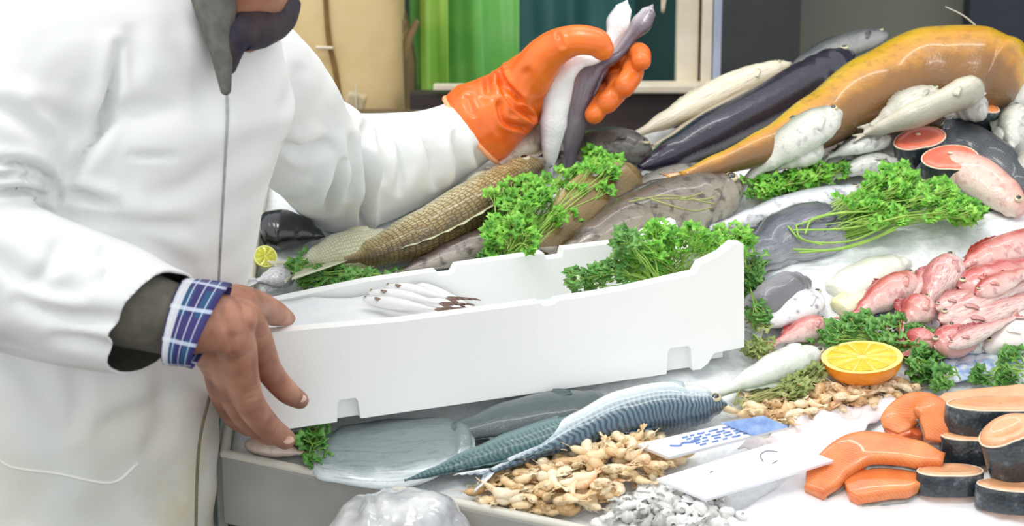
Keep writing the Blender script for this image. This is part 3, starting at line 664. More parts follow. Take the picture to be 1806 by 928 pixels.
px, py = npproj(co); view = (np.array(CAM) - co); view /= np.linalg.norm(view, axis=1)[:, None]; facing = np.clip((nr * view).sum(1) * 2.5, 0, 1); dd = np.zeros(len(co))
for poly, w_, d_ in [([(875, 110), (885, 140), (905, 165), (915, 175)], 6, .010), ([(880, 150), (900, 180), (935, 205)], 5, .008), ([(880, 185), (890, 215), (925, 225)], 5, .006), ([(860, 120), (862, 160)], 7, .005), ([(825, 175), (835, 200)], 6, .003), ([(985, 62), (992, 80)], 4, .003), ([(930, 130), (945, 165), (950, 200)], 9, .004)]:
    pl = polyarc(poly, 8); r = segdist(px, py, pl); dd += facing * d_ * (-np.exp(-(r / w_) ** 2) + .5 * np.exp(-((r - 2 * w_) / w_) ** 2))
co = co + nr * dd[:, None]
gv = bmesh.new(); vs = [gv.verts.new(p) for p in co.tolist()]
for f in fs: gv.faces.new([vs[i] for i in f])
q0, q1 = P(788, 178, 2.80), P(872, 280, 2.78); gn = (q1 - q0).cross(Vector((-.1, .95, .1))); gn = gn if gn.x < 0 else -gn; gn.normalize()
cut(gv, q0.lerp(q1, .5), gn, lambda c: True)
gm_ = bpy.data.meshes.new('glove'); og = P(930, 150, 2.82); bmesh.ops.translate(gv, verts=gv.verts, vec=-og); gv.to_mesh(gm_); gm_.polygons.foreach_set('use_smooth', [True] * len(gm_.polygons)); gm_.materials.append(GL.m)
glove = bpy.data.objects.new('glove', gm_); COL.objects.link(glove); glove.parent = vend; glove.location = og - wpos(vend); glove['label'] = 'orange rubber glove'
# rolled pale hem round the open end of the glove
bv = [v.co.copy() + og for v in gv.verts if v.is_boundary]; cc = sum(bv, Vector()) / len(bv); ha = (q0 - q1).normalized(); hb = gn.cross(ha)
bv.sort(key=lambda v: math.atan2((v - cc).dot(hb), (v - cc).dot(ha))); bv = bv[::max(1, len(bv) // 40)]
mesh('glove_hem', *tube(bv + [bv[0]], [.0038], 8, sub=120, cap=False)[:2], M('glove_hem', (250, 176, 128), rough=.4), vend)
# ================= white foam box
FOAM = NT('white_foam'); o_ = FOAM.obj(); vo = FOAM.new('ShaderNodeTexVoronoi'); vo.inputs['Scale'].default_value = 260; FOAM.link(o_, vo.inputs['Vector'])
FOAM.link(FOAM.ramp(FOAM.noise(o_, 7, 2), [(.3, (243, 245, 243)), (.7, (248, 249, 247))]), FOAM.b.inputs['Base Color']); FOAM.setp(Roughness=.6, Specular_IOR_Level=.3); FOAM.bump(vo.outputs['Distance'], .12, .001)
A = at(466, 763, 2.205); B_ = on(1313, 640, .008); A.z = A.z
u_ = (B_ - A).normalized(); vv = Vector((-u_.y, u_.x, 0)).normalized(); vv = (vv + Z * .02).normalized(); n_ = u_.cross(vv).normalized()
if n_.z < 0: n_ = -n_
LEN = (B_ - A).length; WID = .235; HT = .112; TH = .02
def bp(s, t, h): return A + u_ * s + vv * t + n_ * h
boxr = thing('foam_box', 'large white foam fish box held tilted over the counter by the vendor', 'box', tuple(A))
def plate(name, prof_pts, t0, t1, axis='u', s0=0):
    """prof_pts outline in (s,h); thick from t0 to t1"""
    n = len(prof_pts); V = [bp(s, t0, h) if axis == 'u' else bp(s0 + t0, s, h) for s, h in prof_pts] + [bp(s, t1, h) if axis == 'u' else bp(s0 + t1, s, h) for s, h in prof_pts]
    Fc = [tuple(range(n)), tuple(range(2 * n - 1, n - 1, -1))] + [(i, i + n, (i + 1) % n + n, (i + 1) % n) for i in range(n)]
    bm = bmesh.new(); vs = [bm.verts.new(v) for v in V]
    for f in Fc: bm.faces.new([vs[i] for i in f])
    bmesh.ops.recalc_face_normals(bm, faces=bm.faces); bmesh.ops.triangulate(bm, faces=[f for f in bm.faces if len(f.verts) > 4]); bm.verts.index_update()
    o = mesh(name, [v.co.copy() for v in bm.verts], [tuple(v.index for v in f.verts) for f in bm.faces], FOAM.m, boxr, smooth=False); bm.free(); return o
L_ = LEN
def notch(s, w, h, r=.004): return [(s, 0), (s + .002, h - r), (s + .005, h), (s + w - .005, h), (s + w - .002, h - r), (s + w, 0)]
front = [(0, 0)] + [(.012, 0)] + notch(.085, .028, .026) + [(L_ * .31, 0)] + notch(L_ * .828, .034, .032) + [(L_ - .058, 0), (L_ - .048, .006), (L_ - .040, .018), (L_, .020), (L_, .150), (L_ - .012, .152), (L_ - .028, .141), (L_ - .055, .132), (L_ - .062, .121), (L_ - .16, .112), (L_ * .60, .110), (L_ * .60 - .004, .106), (L_ * .57, .106), (L_ * .565, .110), (L_ * .28, .110), (.0, .118)]
fr_ = plate('front_wall', front, 0, TH)
# recessed foot backs behind the two notches
for s, w, h in ((.085, .028, .026), (L_ * .828, .034, .032)):
    V = [bp(s - .003, .012, -.0), bp(s + w + .003, .012, -.0), bp(s + w + .003, TH - .001, -.0), bp(s - .003, TH - .001, .0), bp(s - .003, .012, h + .003), bp(s + w + .003, .012, h + .003), bp(s + w + .003, TH - .001, h + .003), bp(s - .003, TH - .001, h + .003)]
    mesh('notch_back', *hexa(V)[:2], FOAM.m, boxr, smooth=False)
back = [(0, 0), (L_, 0), (L_, .128), (L_ - .03, .122), (L_ - .06, .108), (L_ * .74, .108), (L_ * .735, .098), (L_ * .70, .098), (L_ * .695, .106), (L_ * .5, .104), (L_ * .49, .094), (L_ * .46, .094), (L_ * .455, .100), (L_ * .30, .098), (.06, .088), (0, .088)]
plate('back_wall', back, WID - TH, WID)
plate('end_wall', [(TH, 0), (WID - TH, 0), (WID - TH, .088), (WID * .6, .092), (WID * .4, .098), (TH, .108)], 0, TH, 'v', 0)
plate('end_wall', [(TH, 0.018), (WID - TH, 0.018), (WID - TH, .125), (WID * .7, .10), (WID * .4, .105), (TH, .145)], -TH, 0, 'v', L_)
V = [bp(TH, TH, .004), bp(L_ - TH, TH, .004), bp(L_ - TH, WID - TH, .004), bp(TH, WID - TH, .004), bp(TH, TH, .018), bp(L_ - TH, TH, .018), bp(L_ - TH, WID - TH, .018), bp(TH, WID - TH, .018)]
mesh('floor_panel', *hexa(V)[:2], FOAM.m, boxr, smooth=False)
# paper liner sheet inside and long dark arms of squid hanging on it
LINR = M('white_liner', (238, 239, 240), (228, 230, 233), 20, .6, .1)
V, Fc = [], []; nx, ny = 34, 16
for j in range(ny):
    for i in range(nx):
        s = lerp(TH + .004, L_ * .56, i / (nx - 1)); t = lerp(TH + .004, WID - TH - .006, j / (ny - 1)); q = j / (ny - 1)
        h = .078 + .006 * q + .004 * math.sin(s * 40 + q * 4) + .003 * mn.noise(Vector((s * 40, t * 40, 0))) - .05 * max(0, (i / (nx - 1) - .72) / .28) ** 1.5
        V.append(bp(s, t, h))
for j in range(ny - 1):
    for i in range(nx - 1): a = j * nx + i; Fc.append((a, a + 1, a + nx + 1, a + nx))
o = mesh('paper_liner', V, Fc, LINR); mod_solid(o, .002, 0); tag(o, 'white paper sheet lining the left half of the foam box', 'paper')
# ================= fish on the counter
def FI(name, label, pts, W, mat, thick=.75, **k):
    P_ = [(p[0], p[1], W * thick * .86 + .003 + (p[2] if len(p) > 2 else 0)) for p in pts]
    k['side'] = -k.get('side', 1)
    return fish(name, label, P_, W, mat, thick=thick, **k)
carpM = FM('carp_skin', [(0, (96, 80, 50)), (.22, (150, 128, 76)), (.45, (198, 184, 134)), (.7, (240, 234, 210))], 'scales', (66, 50, 28), .22, .24, scale_n=52, amount=.8, nscale=70)
FI('carp', 'long golden-scaled carp lying below the white sleeve, pale tail towards the coat', [(958, 285), (870, 338), (765, 402), (660, 446), (606, 460)], .043, carpM, side=1, roll=25, tail=(.085, .04, .8), dorsal=(.3, .7, .01), m=60, n=28,
   finmat=FM('carp_tail', [(0, (196, 198, 160)), (1, (228, 228, 204))], 'streaks', (150, 150, 110), .4, amount=.5))
FI('dark_fish', 'slim dark brown fish tucked under the golden-scaled carp', [(900, 405), (840, 430), (770, 458), (690, 486)], .022, FM('dark_brown_fish', [(0, (48, 42, 42)), (.5, (92, 80, 74)), (.8, (170, 160, 150))], 'mottle', (40, 34, 34), .2), side=-1, tail=(.03, .02, .6))
FI('black_fish', 'glossy black fish with a pointed end beside the vendor coat', [(462, 410), (490, 405), (530, 408), (573, 417)], .033, FM('black_fish', [(0, (16, 17, 20)), (.5, (34, 36, 42)), (1, (70, 74, 78))], None, rough=.16, coat=.8), prof=[(0, .6), (.2, .95), (.4, 1), (.7, .7), (.9, .3), (1, .05)], tail=None, dorsal=None, pect=False, eye=False, gill=False, side=-1)
flat = FM('flatfish_skin', [(0, (176, 160, 104)), (.4, (132, 108, 58)), (1, (86, 70, 44))], 'streaks', (84, 66, 40), .3, amount=.6)
FI('flatfish', 'thin olive brown flatfish slanting up from the parsley', [(1118, 306, .03), (1060, 350, .03), (990, 412, .02), (918, 474, .0)], .04, flat, thick=.3, side=-1, roll=35, prof=[(0, .5), (.08, .85), (.2, 1), (.45, .85), (.75, .45), (.92, .2), (1, .12)], tail=(.03, .018, .5), eye=False, pect=False, gill=False)
mott = FM('mottled_fish', [(0, (62, 56, 50)), (.4, (104, 94, 82)), (.75, (166, 156, 140)), (1, (206, 200, 184))], 'mottle', (48, 42, 40), .25, amount=.75)
FI('mottled_fish', 'large mottled brown fish behind the foam box with its head to the right', [(1306, 326), (1240, 352), (1150, 385), (1050, 425), (990, 446)], .048, mott, side=-1, roll=20, tail=(.03, .02, .6), m=50)
FI('mottled_fish', 'mottled grey fish lying above the large mottled fish behind the box', [(1250, 300), (1190, 322), (1120, 350), (1060, 385)], .03, FM('grey_mottle', [(0, (70, 68, 66)), (.5, (130, 126, 118)), (1, (214, 210, 200))], 'mottle', (50, 46, 44), .2), side=-1, tail=(.03, .02, .6))
FI('grey_fish', 'dull charcoal fish lying behind the parsley under the gloved hand', [(1150, 270), (1090, 256), (1030, 262), (985, 276)], .034, FM('charcoal_fish', [(0, (62, 62, 58)), (.6, (92, 90, 84)), (1, (130, 126, 116))], 'mottle', (50, 50, 48), .35), side=-1, tail=(.03, .02, .6), thick=.7)
cream = FM('cream_streaked', [(0, (216, 206, 176)), (.5, (236, 228, 206)), (1, (206, 192, 160))], 'streaks', (122, 108, 84), .3, amount=.7)
FI('cream_fish', 'cream fish with brown streaks along the far side of the dark eel', [(1395, 112), (1300, 150), (1200, 200), (1104, 246)], .027, cream, side=-1, tail=(.05, .03, .7), m=50)
FI('cream_fish', 'thin brown-backed cream fish squeezed between the streaked cream fish and the dark eel', [(1430, 128), (1330, 172), (1240, 212), (1150, 258)], .018, FM('cream2', [(0, (120, 104, 84)), (.5, (196, 184, 156)), (1, (226, 216, 196))], 'streaks', (90, 76, 60), .3), side=-1, tail=(.03, .02, .7), m=50)
eelM = FM('dark_eel', [(0, (12, 11, 22)), (.45, (24, 21, 42)), (.8, (44, 40, 60))], None, rough=.2, coat=.5, nscale=40)
FI('eel', 'glossy dark purple eel running between the cream fish and the yellow fish', [(1500, 96), (1440, 132), (1360, 180), (1270, 226), (1190, 268), (1128, 296)], .034, eelM, thick=.9, side=-1, prof='eel', tail=(.03, .02, .6), pect=False, m=60, n=26)
FI('silver_fish', 'dark silver fish with bright highlights on top of the pile next to the yellow fish', [(1566, 60), (1510, 74), (1440, 100), (1376, 130)], .024, FM('dark_silver', [(0, (48, 50, 54)), (.5, (96, 98, 100)), (1, (214, 216, 214))], 'finescales', (40, 40, 42), .15, scale_n=60), side=-1, tail=(.04, .02, .5))
yelM = FM('yellow_conger', [(0, (166, 150, 14)), (.22, (206, 170, 26)), (.44, (200, 138, 32)), (.6, (142, 98, 48)), (1, (112, 86, 58))], 'mottle', (128, 92, 40), .26, .16, coat=.4, amount=.4)
YF = FI('yellow_fish', 'huge glossy yellow fish with a rounded end tapering down the pile', [(1800, 158), (1750, 142), (1680, 136), (1600, 144), (1500, 185), (1410, 232), (1320, 272), (1205, 312)], .083, yelM, thick=.86, side=-1, roll=15, prof=[(0, .25), (.04, .62), (.1, .86), (.2, 1), (.35, .97), (.5, .74), (.65, .5), (.8, .32), (.92, .2), (1, .1)], tail=(.03, .018, .6), dorsal=None, pect=False, eye=False, gill=False, m=70, n=36)
whiteM = FM('white_fish', [(0, (96, 100, 88)), (.25, (158, 162, 148)), (.5, (212, 212, 200)), (1, (228, 228, 220))], 'mottle', (120, 124, 112), .28, .22, nscale=34, amount=.5)
FI('white_fish', 'plump white fish leaning on the yellow fish with its dark snout up', [(1484, 196, .085), (1430, 228, .07), (1370, 270, .04), (1316, 318, .008)], .030, whiteM, side=-1, roll=10, tail=(.03, .02, .6))
FI('white_fish', 'small white fish in front of the plump white fish above the parsley', [(1450, 254, .05), (1415, 272, .04), (1368, 298, .02)], .024, whiteM, side=-1, tail=(.02, .015, .6))
FI('pale_fish', 'long pale fish with a blunt end resting against the yellow fish', [(1728, 150, .10), (1670, 178, .09), (1600, 208, .07), (1524, 238, .04)], .023, FM('pale_fish', [(0, (176, 172, 146)), (.5, (214, 208, 186)), (.8, (168, 166, 150))], 'streaks', (150, 146, 126), rough=.3), side=-1, thick=.9, prof=[(0, .5), (.05, .85), (.15, 1), (.4, .85), (.6, .9), (.85, .5), (1, .1)], tail=(.02, .01, .6), eye=False)
FI('pale_fish', 'greyish pale fish behind the long pale fish', [(1660, 162, .09), (1600, 184, .08), (1535, 222, .05)], .024, FM('grey_pale', [(0, (150, 146, 130)), (.5, (196, 192, 176)), (1, (224, 222, 210))], 'streaks', (120, 116, 104), .3), side=-1, tail=(.02, .012, .6))
for lab, p, W in (('small pale fish at the foot of the long pale fish, uppermost of its cluster', [(1575, 246, .03), (1520, 256, .03), (1458, 278, .02)], .016), ('small grey-backed fish in the middle of the cluster above the parsley', [(1560, 262, .004), (1500, 272, .004), (1446, 296)], .017),
                  ('small silver fish lowest of the cluster above the right parsley', [(1590, 290, .004), (1530, 290, .004), (1470, 312)], .02), ('small white-bellied fish beside the nearest pink steak', [(1570, 300, .012), (1540, 282, .012), (1490, 268, .01)], .014)):
    FI('small_fish', lab, p, W, FM('small_silver', [(0, (96, 100, 98)), (.3, (168, 172, 166)), (.6, (212, 214, 206)), (1, (230, 230, 224))], 'mottle', (84, 88, 84), .2, amount=.65), side=-1, tail=(.022, .014, .5), group='small fish heaped above the parsley', m=26, n=14)
silv = FM('silver_blotched', [(0, (84, 88, 96)), (.3, (160, 164, 172)), (.6, (222, 224, 228)), (1, (244, 244, 244))], 'mottle', (84, 86, 96), .18, amount=.6)
FI('silver_fish', 'long blotched silver fish lying behind the foam box corner under the parsley', [(1530, 336), (1440, 358), (1350, 378), (1250, 402)], .026, silv, side=-1, tail=(.04, .025, .5), m=50)
slate = FM('slate_fish', [(0, (66, 70, 80)), (.5, (92, 96, 106)), (.8, (132, 134, 142)), (1, (180, 180, 186))], 'streaks', (52, 54, 62), .22, amount=.5)
FI('slate_fish', 'broad slate grey fish between the foam box and the ice bank', [(1500, 392), (1440, 404), (1370, 430), (1296, 472)], .052, slate, side=-1, thick=.6, tail=(.05, .03, .6), m=50)
FI('slate_fish', 'slender slate grey fish tail touching the right end of the foam box', [(1440, 436), (1390, 450), (1340, 478)], .022, FM('slate2', [(0, (74, 76, 84)), (.5, (120, 122, 130)), (1, (190, 190, 196))], 'streaks', (56, 58, 66), .2), side=-1, tail=(.03, .02, .6))
FI('salmon_trout', 'pinkish fish head lying on the grey fish at the right with a dark eye', [(1800, 374, .01), (1762, 338, .018), (1712, 306, .02), (1668, 290, .015)], .032, FM('pink_head', [(0, (206, 140, 130)), (.35, (228, 176, 160)), (.7, (222, 196, 182)), (1, (236, 222, 208))], 'mottle', (184, 96, 88), .25, amount=.5), side=-1, roll=15, prof=[(0, .35), (.08, .6), (.3, .85), (.6, 1), (.9, .9), (1, .8)], tail=None, dorsal=None, pect=False, m=40)
darkm = FM('blue_black_fish', [(0, (38, 44, 52)), (.5, (66, 74, 82)), (1, (132, 136, 138))], 'finescales', (28, 32, 38), .3, scale_n=70)
FI('blue_black_fish', 'blue-black fish running down the right side under the pink fish head', [(1660, 250), (1720, 262), (1780, 300), (1830, 350)], .04, darkm, side=1, prof='headless', tail=None, eye=False, dorsal=None, pect=False, gill=False)
FI('blue_black_fish', 'blue-black fish lying below the pink fish head beside the ice bank', [(1640, 300), (1690, 330), (1750, 368)], .036, darkm, side=1, thick=.6, prof='headless', tail=None, eye=False, dorsal=None, pect=False, gill=False)
grw = FM('grey_white', [(0, (90, 92, 84)), (.4, (150, 150, 140)), (.8, (208, 206, 198))], 'mottle', (96, 98, 92), .3, amount=.6)
FI('grey_fish', 'knobbly grey fish head beside the blunt end of the long pale fish', [(1742, 178, .07), (1715, 188, .06), (1680, 205, .04)], .026, grw, side=-1, tail=(.02, .015, .6), thick=.9)
for lab, p, W in (('white fish at the right edge of the pile, topmost of its heap', [(1850, 140, .02), (1800, 165, .02), (1740, 186, .02)], .03), ('white fish pointing straight down at the right edge of the pile', [(1796, 190, .02), (1786, 225, .02), (1782, 268, .01)], .022),
                  ('greyish white fish beneath the white ones at the right edge', [(1840, 220), (1790, 240), (1735, 250)], .032), ('ragged grey fish at the far right beside the blue-black fish', [(1850, 290), (1810, 300), (1760, 300)], .03)):
    FI('white_fish', lab, p, W, grw if 'grey' in lab else whiteM, side=-1, tail=(.02, .015, .6), thick=.9)
squ = FM('pale_squid', [(0, (226, 224, 206)), (.5, (240, 240, 228)), (1, (216, 214, 196))], None, rough=.25, coat=.6)
FI('cuttlefish', 'pale translucent cuttlefish lying on the ice bank', [(1606, 462), (1566, 470), (1520, 492), (1480, 520)], .03, squ, thick=.5, prof='squid', side=-1, tail=None, dorsal=None, pect=False, eye=False, gill=False)
FI('cuttlefish', 'yellowish cuttlefish lying just in front of the pale one on the ice', [(1600, 488), (1560, 500), (1520, 522), (1480, 545)], .022, FM('yellow_squid', [(0, (222, 216, 158)), (.5, (236, 230, 184)), (1, (226, 222, 200))], None, rough=.25), thick=.5, prof='squid', side=-1, tail=None, dorsal=None, pect=False, eye=False, gill=False)
FI('grey_squid', 'grey squid with a pale back beside the right end of the foam box', [(1430, 496), (1390, 510), (1335, 548)], .028, FM('grey_squid', [(0, (226, 224, 228)), (.3, (170, 168, 174)), (.6, (104, 102, 108)), (1, (130, 128, 130))], None, rough=.25), thick=.8, prof='squid', side=-1, tail=None, dorsal=None, pect=False, eye=False, gill=False)
FI('silver_fish', 'spotted silver fish between the grey squid and the small red mullet', [(1450, 524), (1400, 545), (1335, 582)], .028, FM('spotted_silver', [(0, (150, 150, 158)), (.3, (214, 212, 216)), (1, (238, 236, 236))], 'spots', (110, 108, 120), .2, amount=.7), thick=.6, side=-1, tail=(.02, .02, .6))
red1 = FM('red_mullet', [(0, (150, 42, 40)), (.3, (186, 78, 72)), (.55, (222, 158, 148)), (1, (236, 214, 206))], 'mottle', (160, 44, 46), .2, .26, nscale=40, amount=.6, coat=.5)
red2 = FM('pink_mullet', [(0, (170, 80, 80)), (.35, (208, 140, 134)), (.7, (230, 198, 190)), (1, (236, 220, 212))], 'streaks', (144, 48, 54), .2, .24, nscale=36, amount=.8, coat=.6)
red3 = FM('blood_mullet', [(0, (150, 48, 50)), (.4, (196, 92, 90)), (.8, (226, 170, 160))], 'mottle', (232, 190, 186), .2, .16, amount=.5, coat=.6)
for lab, p, W, mt in (
 ('small red mullet beside the foam box corner just above the white fish', [(1456, 568), (1420, 582), (1364, 606)], .019, red1),
 ('red-headed mullet nearest the cuttlefish, its pale body pointing at the box', [(1614, 486, .012), (1580, 508, .01), (1540, 535, .004), (1500, 560)], .024, red1),
 ('pink mullet standing most upright in the red heap', [(1682, 452, .03), (1668, 480, .022), (1650, 510, .012), (1632, 545, .005)], .026, red2),
 ('long red mullet along the top of the red heap at the right edge', [(1850, 408, .02), (1790, 436, .02), (1730, 458, .018), (1690, 474, .014)], .026, red1),
 ('mullet with a bloody back second from the top of the red heap', [(1690, 510, .02), (1730, 500, .02), (1790, 478, .018), (1850, 460, .015)], .028, red3),
 ('mullet with a round eye in the middle left of the red heap', [(1640, 530, .02), (1618, 548, .014), (1590, 572, .006)], .024, red1),
 ('dark-streaked mullet across the middle of the red heap', [(1655, 566, .018), (1710, 545, .02), (1770, 515, .018), (1840, 484, .012)], .025, red2),
 ('pink mullet second lowest in the red heap', [(1668, 590, .01), (1720, 566, .014), (1780, 540, .014), (1840, 515, .01)], .025, red2),
 ('orange-red mullet head beside the orange half and the parsley', [(1630, 585, .014), (1622, 602, .01), (1610, 620, .004)], .02, red3),
 ('stout red mullet lowest in the red heap above the blue paper', [(1645, 612, .006), (1690, 598, .008), (1740, 575, .006)], .026, red3)):
    FI('red_mullet', lab, p, W, mt, side=-1 if p[0][0] > p[-1][0] else 1, tail=(.024, .016, .45), thick=.7, group='red mullets heaped on the ice')
FI('silver_fish', 'blue-grey silver fish along the lower side of the red heap', [(1700, 618), (1750, 592), (1806, 556), (1850, 530)], .02, silv, side=1, tail=(.03, .02, .5), thick=.8)
FI('cream_fish', 'smooth creamy fish at the right edge below the blue-grey one', [(1735, 618), (1780, 592), (1830, 565), (1870, 545)], .024, FM('cream_smooth', [(0, (190, 184, 180)), (.3, (226, 214, 208)), (1, (244, 236, 230))], None, rough=.25), side=1, tail=(.03, .02, .5), thick=.8)
FI('white_fish', 'slim silvery white fish pointing from the orange half down towards the mackerel', [(1456, 622), (1400, 640), (1330, 668), (1236, 706)], .026, FM('silver_white', [(0, (150, 160, 140)), (.2, (190, 198, 184)), (.5, (222, 226, 218)), (1, (236, 236, 232))], 'mottle', (150, 160, 146), .2, amount=.4), side=1, thick=.7, tail=None, prof='mackerel')
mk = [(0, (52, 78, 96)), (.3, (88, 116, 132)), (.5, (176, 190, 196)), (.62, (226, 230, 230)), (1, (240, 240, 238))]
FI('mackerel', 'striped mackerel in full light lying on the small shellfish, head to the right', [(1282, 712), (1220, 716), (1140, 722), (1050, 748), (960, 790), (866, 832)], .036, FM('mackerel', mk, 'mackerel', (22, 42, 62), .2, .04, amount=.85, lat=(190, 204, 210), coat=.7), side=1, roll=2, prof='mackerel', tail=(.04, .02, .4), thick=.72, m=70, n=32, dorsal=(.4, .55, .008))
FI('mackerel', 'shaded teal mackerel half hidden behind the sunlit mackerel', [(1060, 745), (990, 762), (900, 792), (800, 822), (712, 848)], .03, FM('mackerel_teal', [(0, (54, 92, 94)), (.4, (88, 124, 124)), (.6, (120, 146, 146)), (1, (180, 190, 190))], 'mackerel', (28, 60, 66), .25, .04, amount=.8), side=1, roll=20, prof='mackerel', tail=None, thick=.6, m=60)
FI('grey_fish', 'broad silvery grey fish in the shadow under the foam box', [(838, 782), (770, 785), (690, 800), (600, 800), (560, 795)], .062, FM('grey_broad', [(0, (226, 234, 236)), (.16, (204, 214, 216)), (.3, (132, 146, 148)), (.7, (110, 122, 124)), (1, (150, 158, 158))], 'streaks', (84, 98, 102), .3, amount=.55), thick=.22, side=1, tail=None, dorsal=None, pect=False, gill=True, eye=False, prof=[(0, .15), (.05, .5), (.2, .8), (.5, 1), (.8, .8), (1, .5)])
FI('pink_fish', 'thin pinkish fish tail under the fingertips of the bare hand', [(430, 782), (480, 790), (540, 800)], .014, FM('pink_thin', [(0, (150, 120, 112)), (.5, (196, 170, 158)), (1, (222, 204, 190))], None, rough=.3), side=1, tail=(.03, .015, .6), eye=False, pect=False)
FI('white_fish', 'white fish beside the lemon with dark marks near the coat', [(520, 492), (485, 492), (452, 496)], .02, FM('marked_white', [(0, (120, 120, 124)), (.3, (206, 206, 208)), (1, (244, 244, 244))], 'streaks', (80, 80, 88), .3), side=1, tail=(.02, .014, .6))
# fish held in the gloved hand
PROF['held'] = [(0, .3), (.08, .62), (.2, .9), (.38, 1), (.55, .8), (.66, .5), (.74, .45), (.86, .82), (.94, .62), (1, .06)]
heldw = FM('held_white', [(0, (110, 108, 124)), (.22, (188, 188, 200)), (.45, (238, 240, 244)), (1, (250, 250, 252))], None, rough=.2, coat=.6)
heldd = FM('held_dark', [(0, (84, 74, 88)), (.35, (132, 122, 134)), (.6, (196, 188, 196)), (1, (232, 226, 232))], 'streaks', (72, 62, 78), .2, amount=.5, coat=.6)
def HELD(lab, p, W, mt, s): fish('held_fish', lab, [at(*q) for q in p], W, mt, thick=.6, side=s, prof='held', world=True, tail=None, dorsal=(.3, .5, .006), eye=True, pect=False, group='slim fish bunched in the gloved hand', m=60)
HELD('white-sided slim fish bent over the palm of the orange glove', [(968, 306, 2.81), (972, 250, 2.795), (980, 185, 2.79), (990, 135, 2.795), (1018, 106, 2.80), (1056, 96, 2.805), (1078, 66, 2.81), (1092, 34, 2.815), (1106, 0, 2.82)], .022, heldw, -1)
HELD('purplish grey slim fish bent over beside the white one in the orange glove', [(1000, 312, 2.83), (1008, 250, 2.815), (1018, 185, 2.81), (1034, 135, 2.815), (1056, 112, 2.825), (1090, 94, 2.825), (1112, 66, 2.83), (1134, 38, 2.835), (1152, 8, 2.84)], .021, heldd, 1)
HELD('shorter pinkish fish at the back of the bunch in the glove', [(985, 300, 2.85), (1010, 230, 2.845), (1040, 160, 2.845), (1066, 118, 2.846), (1092, 82, 2.85), (1104, 40, 2.855)], .014, FM('held_pink', [(0, (150, 128, 136)), (.5, (214, 196, 200)), (1, (240, 232, 232))], None, rough=.2), 1)
# slim fish lying in the foam box
for lab, p in (('slim white fish with a brown tail in the foam box, nearest the front wall', [(640, 528, 0), (700, 536, 0), (770, 546, 0)]), ('slim white fish with a brown tail in the foam box, middle one', [(650, 516, 0), (710, 522, 0), (778, 536, 0)]), ('slim white fish with a brown tail in the foam box, nearest the back wall', [(680, 506, 0), (730, 512, 0), (790, 526, 0)])):
    q = []
    for (x, y, _) in p:     # meet the liner plane of the box
        c0 = bp(0, 0, .097); r = ray(x, y); t_ = (c0 - CAM).dot(n_) / r.dot(n_); q.append(CAM + r * t_)
    fish('box_fish', lab, q, .010, FM('box_fish', [(0, (206, 200, 200)), (.4, (240, 238, 238)), (1, (250, 248, 248))], None, rough=.25), thick=.7, world=True, side=-1, tail=(.045, .012, .35), finmat=M('brown_fin', (104, 78, 68), (150, 120, 106), 60, .4), dorsal=None, group='slim fish lying in the foam box', m=24, n=12)

FI('pale_fish', 'pale scaly fish lying under the tail end of the golden-scaled carp', [(700, 424), (640, 440), (580, 452), (520, 470)], .04, FM('pale_scaled', [(0, (176, 176, 136)), (.4, (214, 212, 180)), (1, (240, 238, 220))], 'scales', (136, 134, 96), .3, .15, scale_n=40, amount=.5), side=1, thick=.6, tail=(.03, .03, .7), eye=False, gill=False)
FI('pale_fish', 'rough whitish fish between the orange glove cuff and the parsley', [(968, 232, .02), (930, 256, .02), (880, 292, .02)], .024, FM('rough_white', [(0, (170, 158, 136)), (.5, (224, 216, 200)), (1, (240, 236, 226))], 'mottle', (140, 124, 104), .4, amount=.6), side=1, tail=(.02, .012, .6), eye=False)

FI('slate_fish', 'added fish painted dark as the shade under the bottom edge of the foam box', [(1080, 708), (980, 726), (860, 750), (740, 778)], .034, FM('slate_painted_shade', [(0, (56, 66, 68)), (.5, (78, 92, 94)), (1, (120, 130, 132))], 'streaks', (58, 70, 74), .3, amount=.5), side=1, thick=.5, tail=(.03, .02, .6), eye=False)  # added fish; its dark skin paints the shade band below the box

mesh('barbel', *tube([at(1728, 52, 3.0), at(1700, 28, 3.0), at(1668, 12, 3.01)], [.0016, .0008], 6)[:2], M('barbel', (190, 188, 176), rough=.4), YF)
for lab, p, W, mt in (('slim pinkish mullet wedged above the orange-red mullet head', [(1650, 545, .03), (1690, 530, .032), (1750, 505, .03)], .015, red2),
 ('slim red mullet lying on top of the red heap near the right edge', [(1720, 520, .045), (1766, 498, .045), (1830, 470, .04)], .016, red1),
 ('slim pink mullet between the upright mullet and the red-headed mullet', [(1646, 470, .02), (1628, 500, .016), (1600, 535, .008)], .014, red2),
 ('slim pale mullet along the lower edge of the red heap', [(1672, 612, .03), (1720, 590, .034), (1790, 560, .03)], .013, red2)):
    FI('red_mullet', lab, p, W, mt, side=-1 if p[0][0] > p[-1][0] else 1, tail=(.02, .012, .45), thick=.75, group='red mullets heaped on the ice')
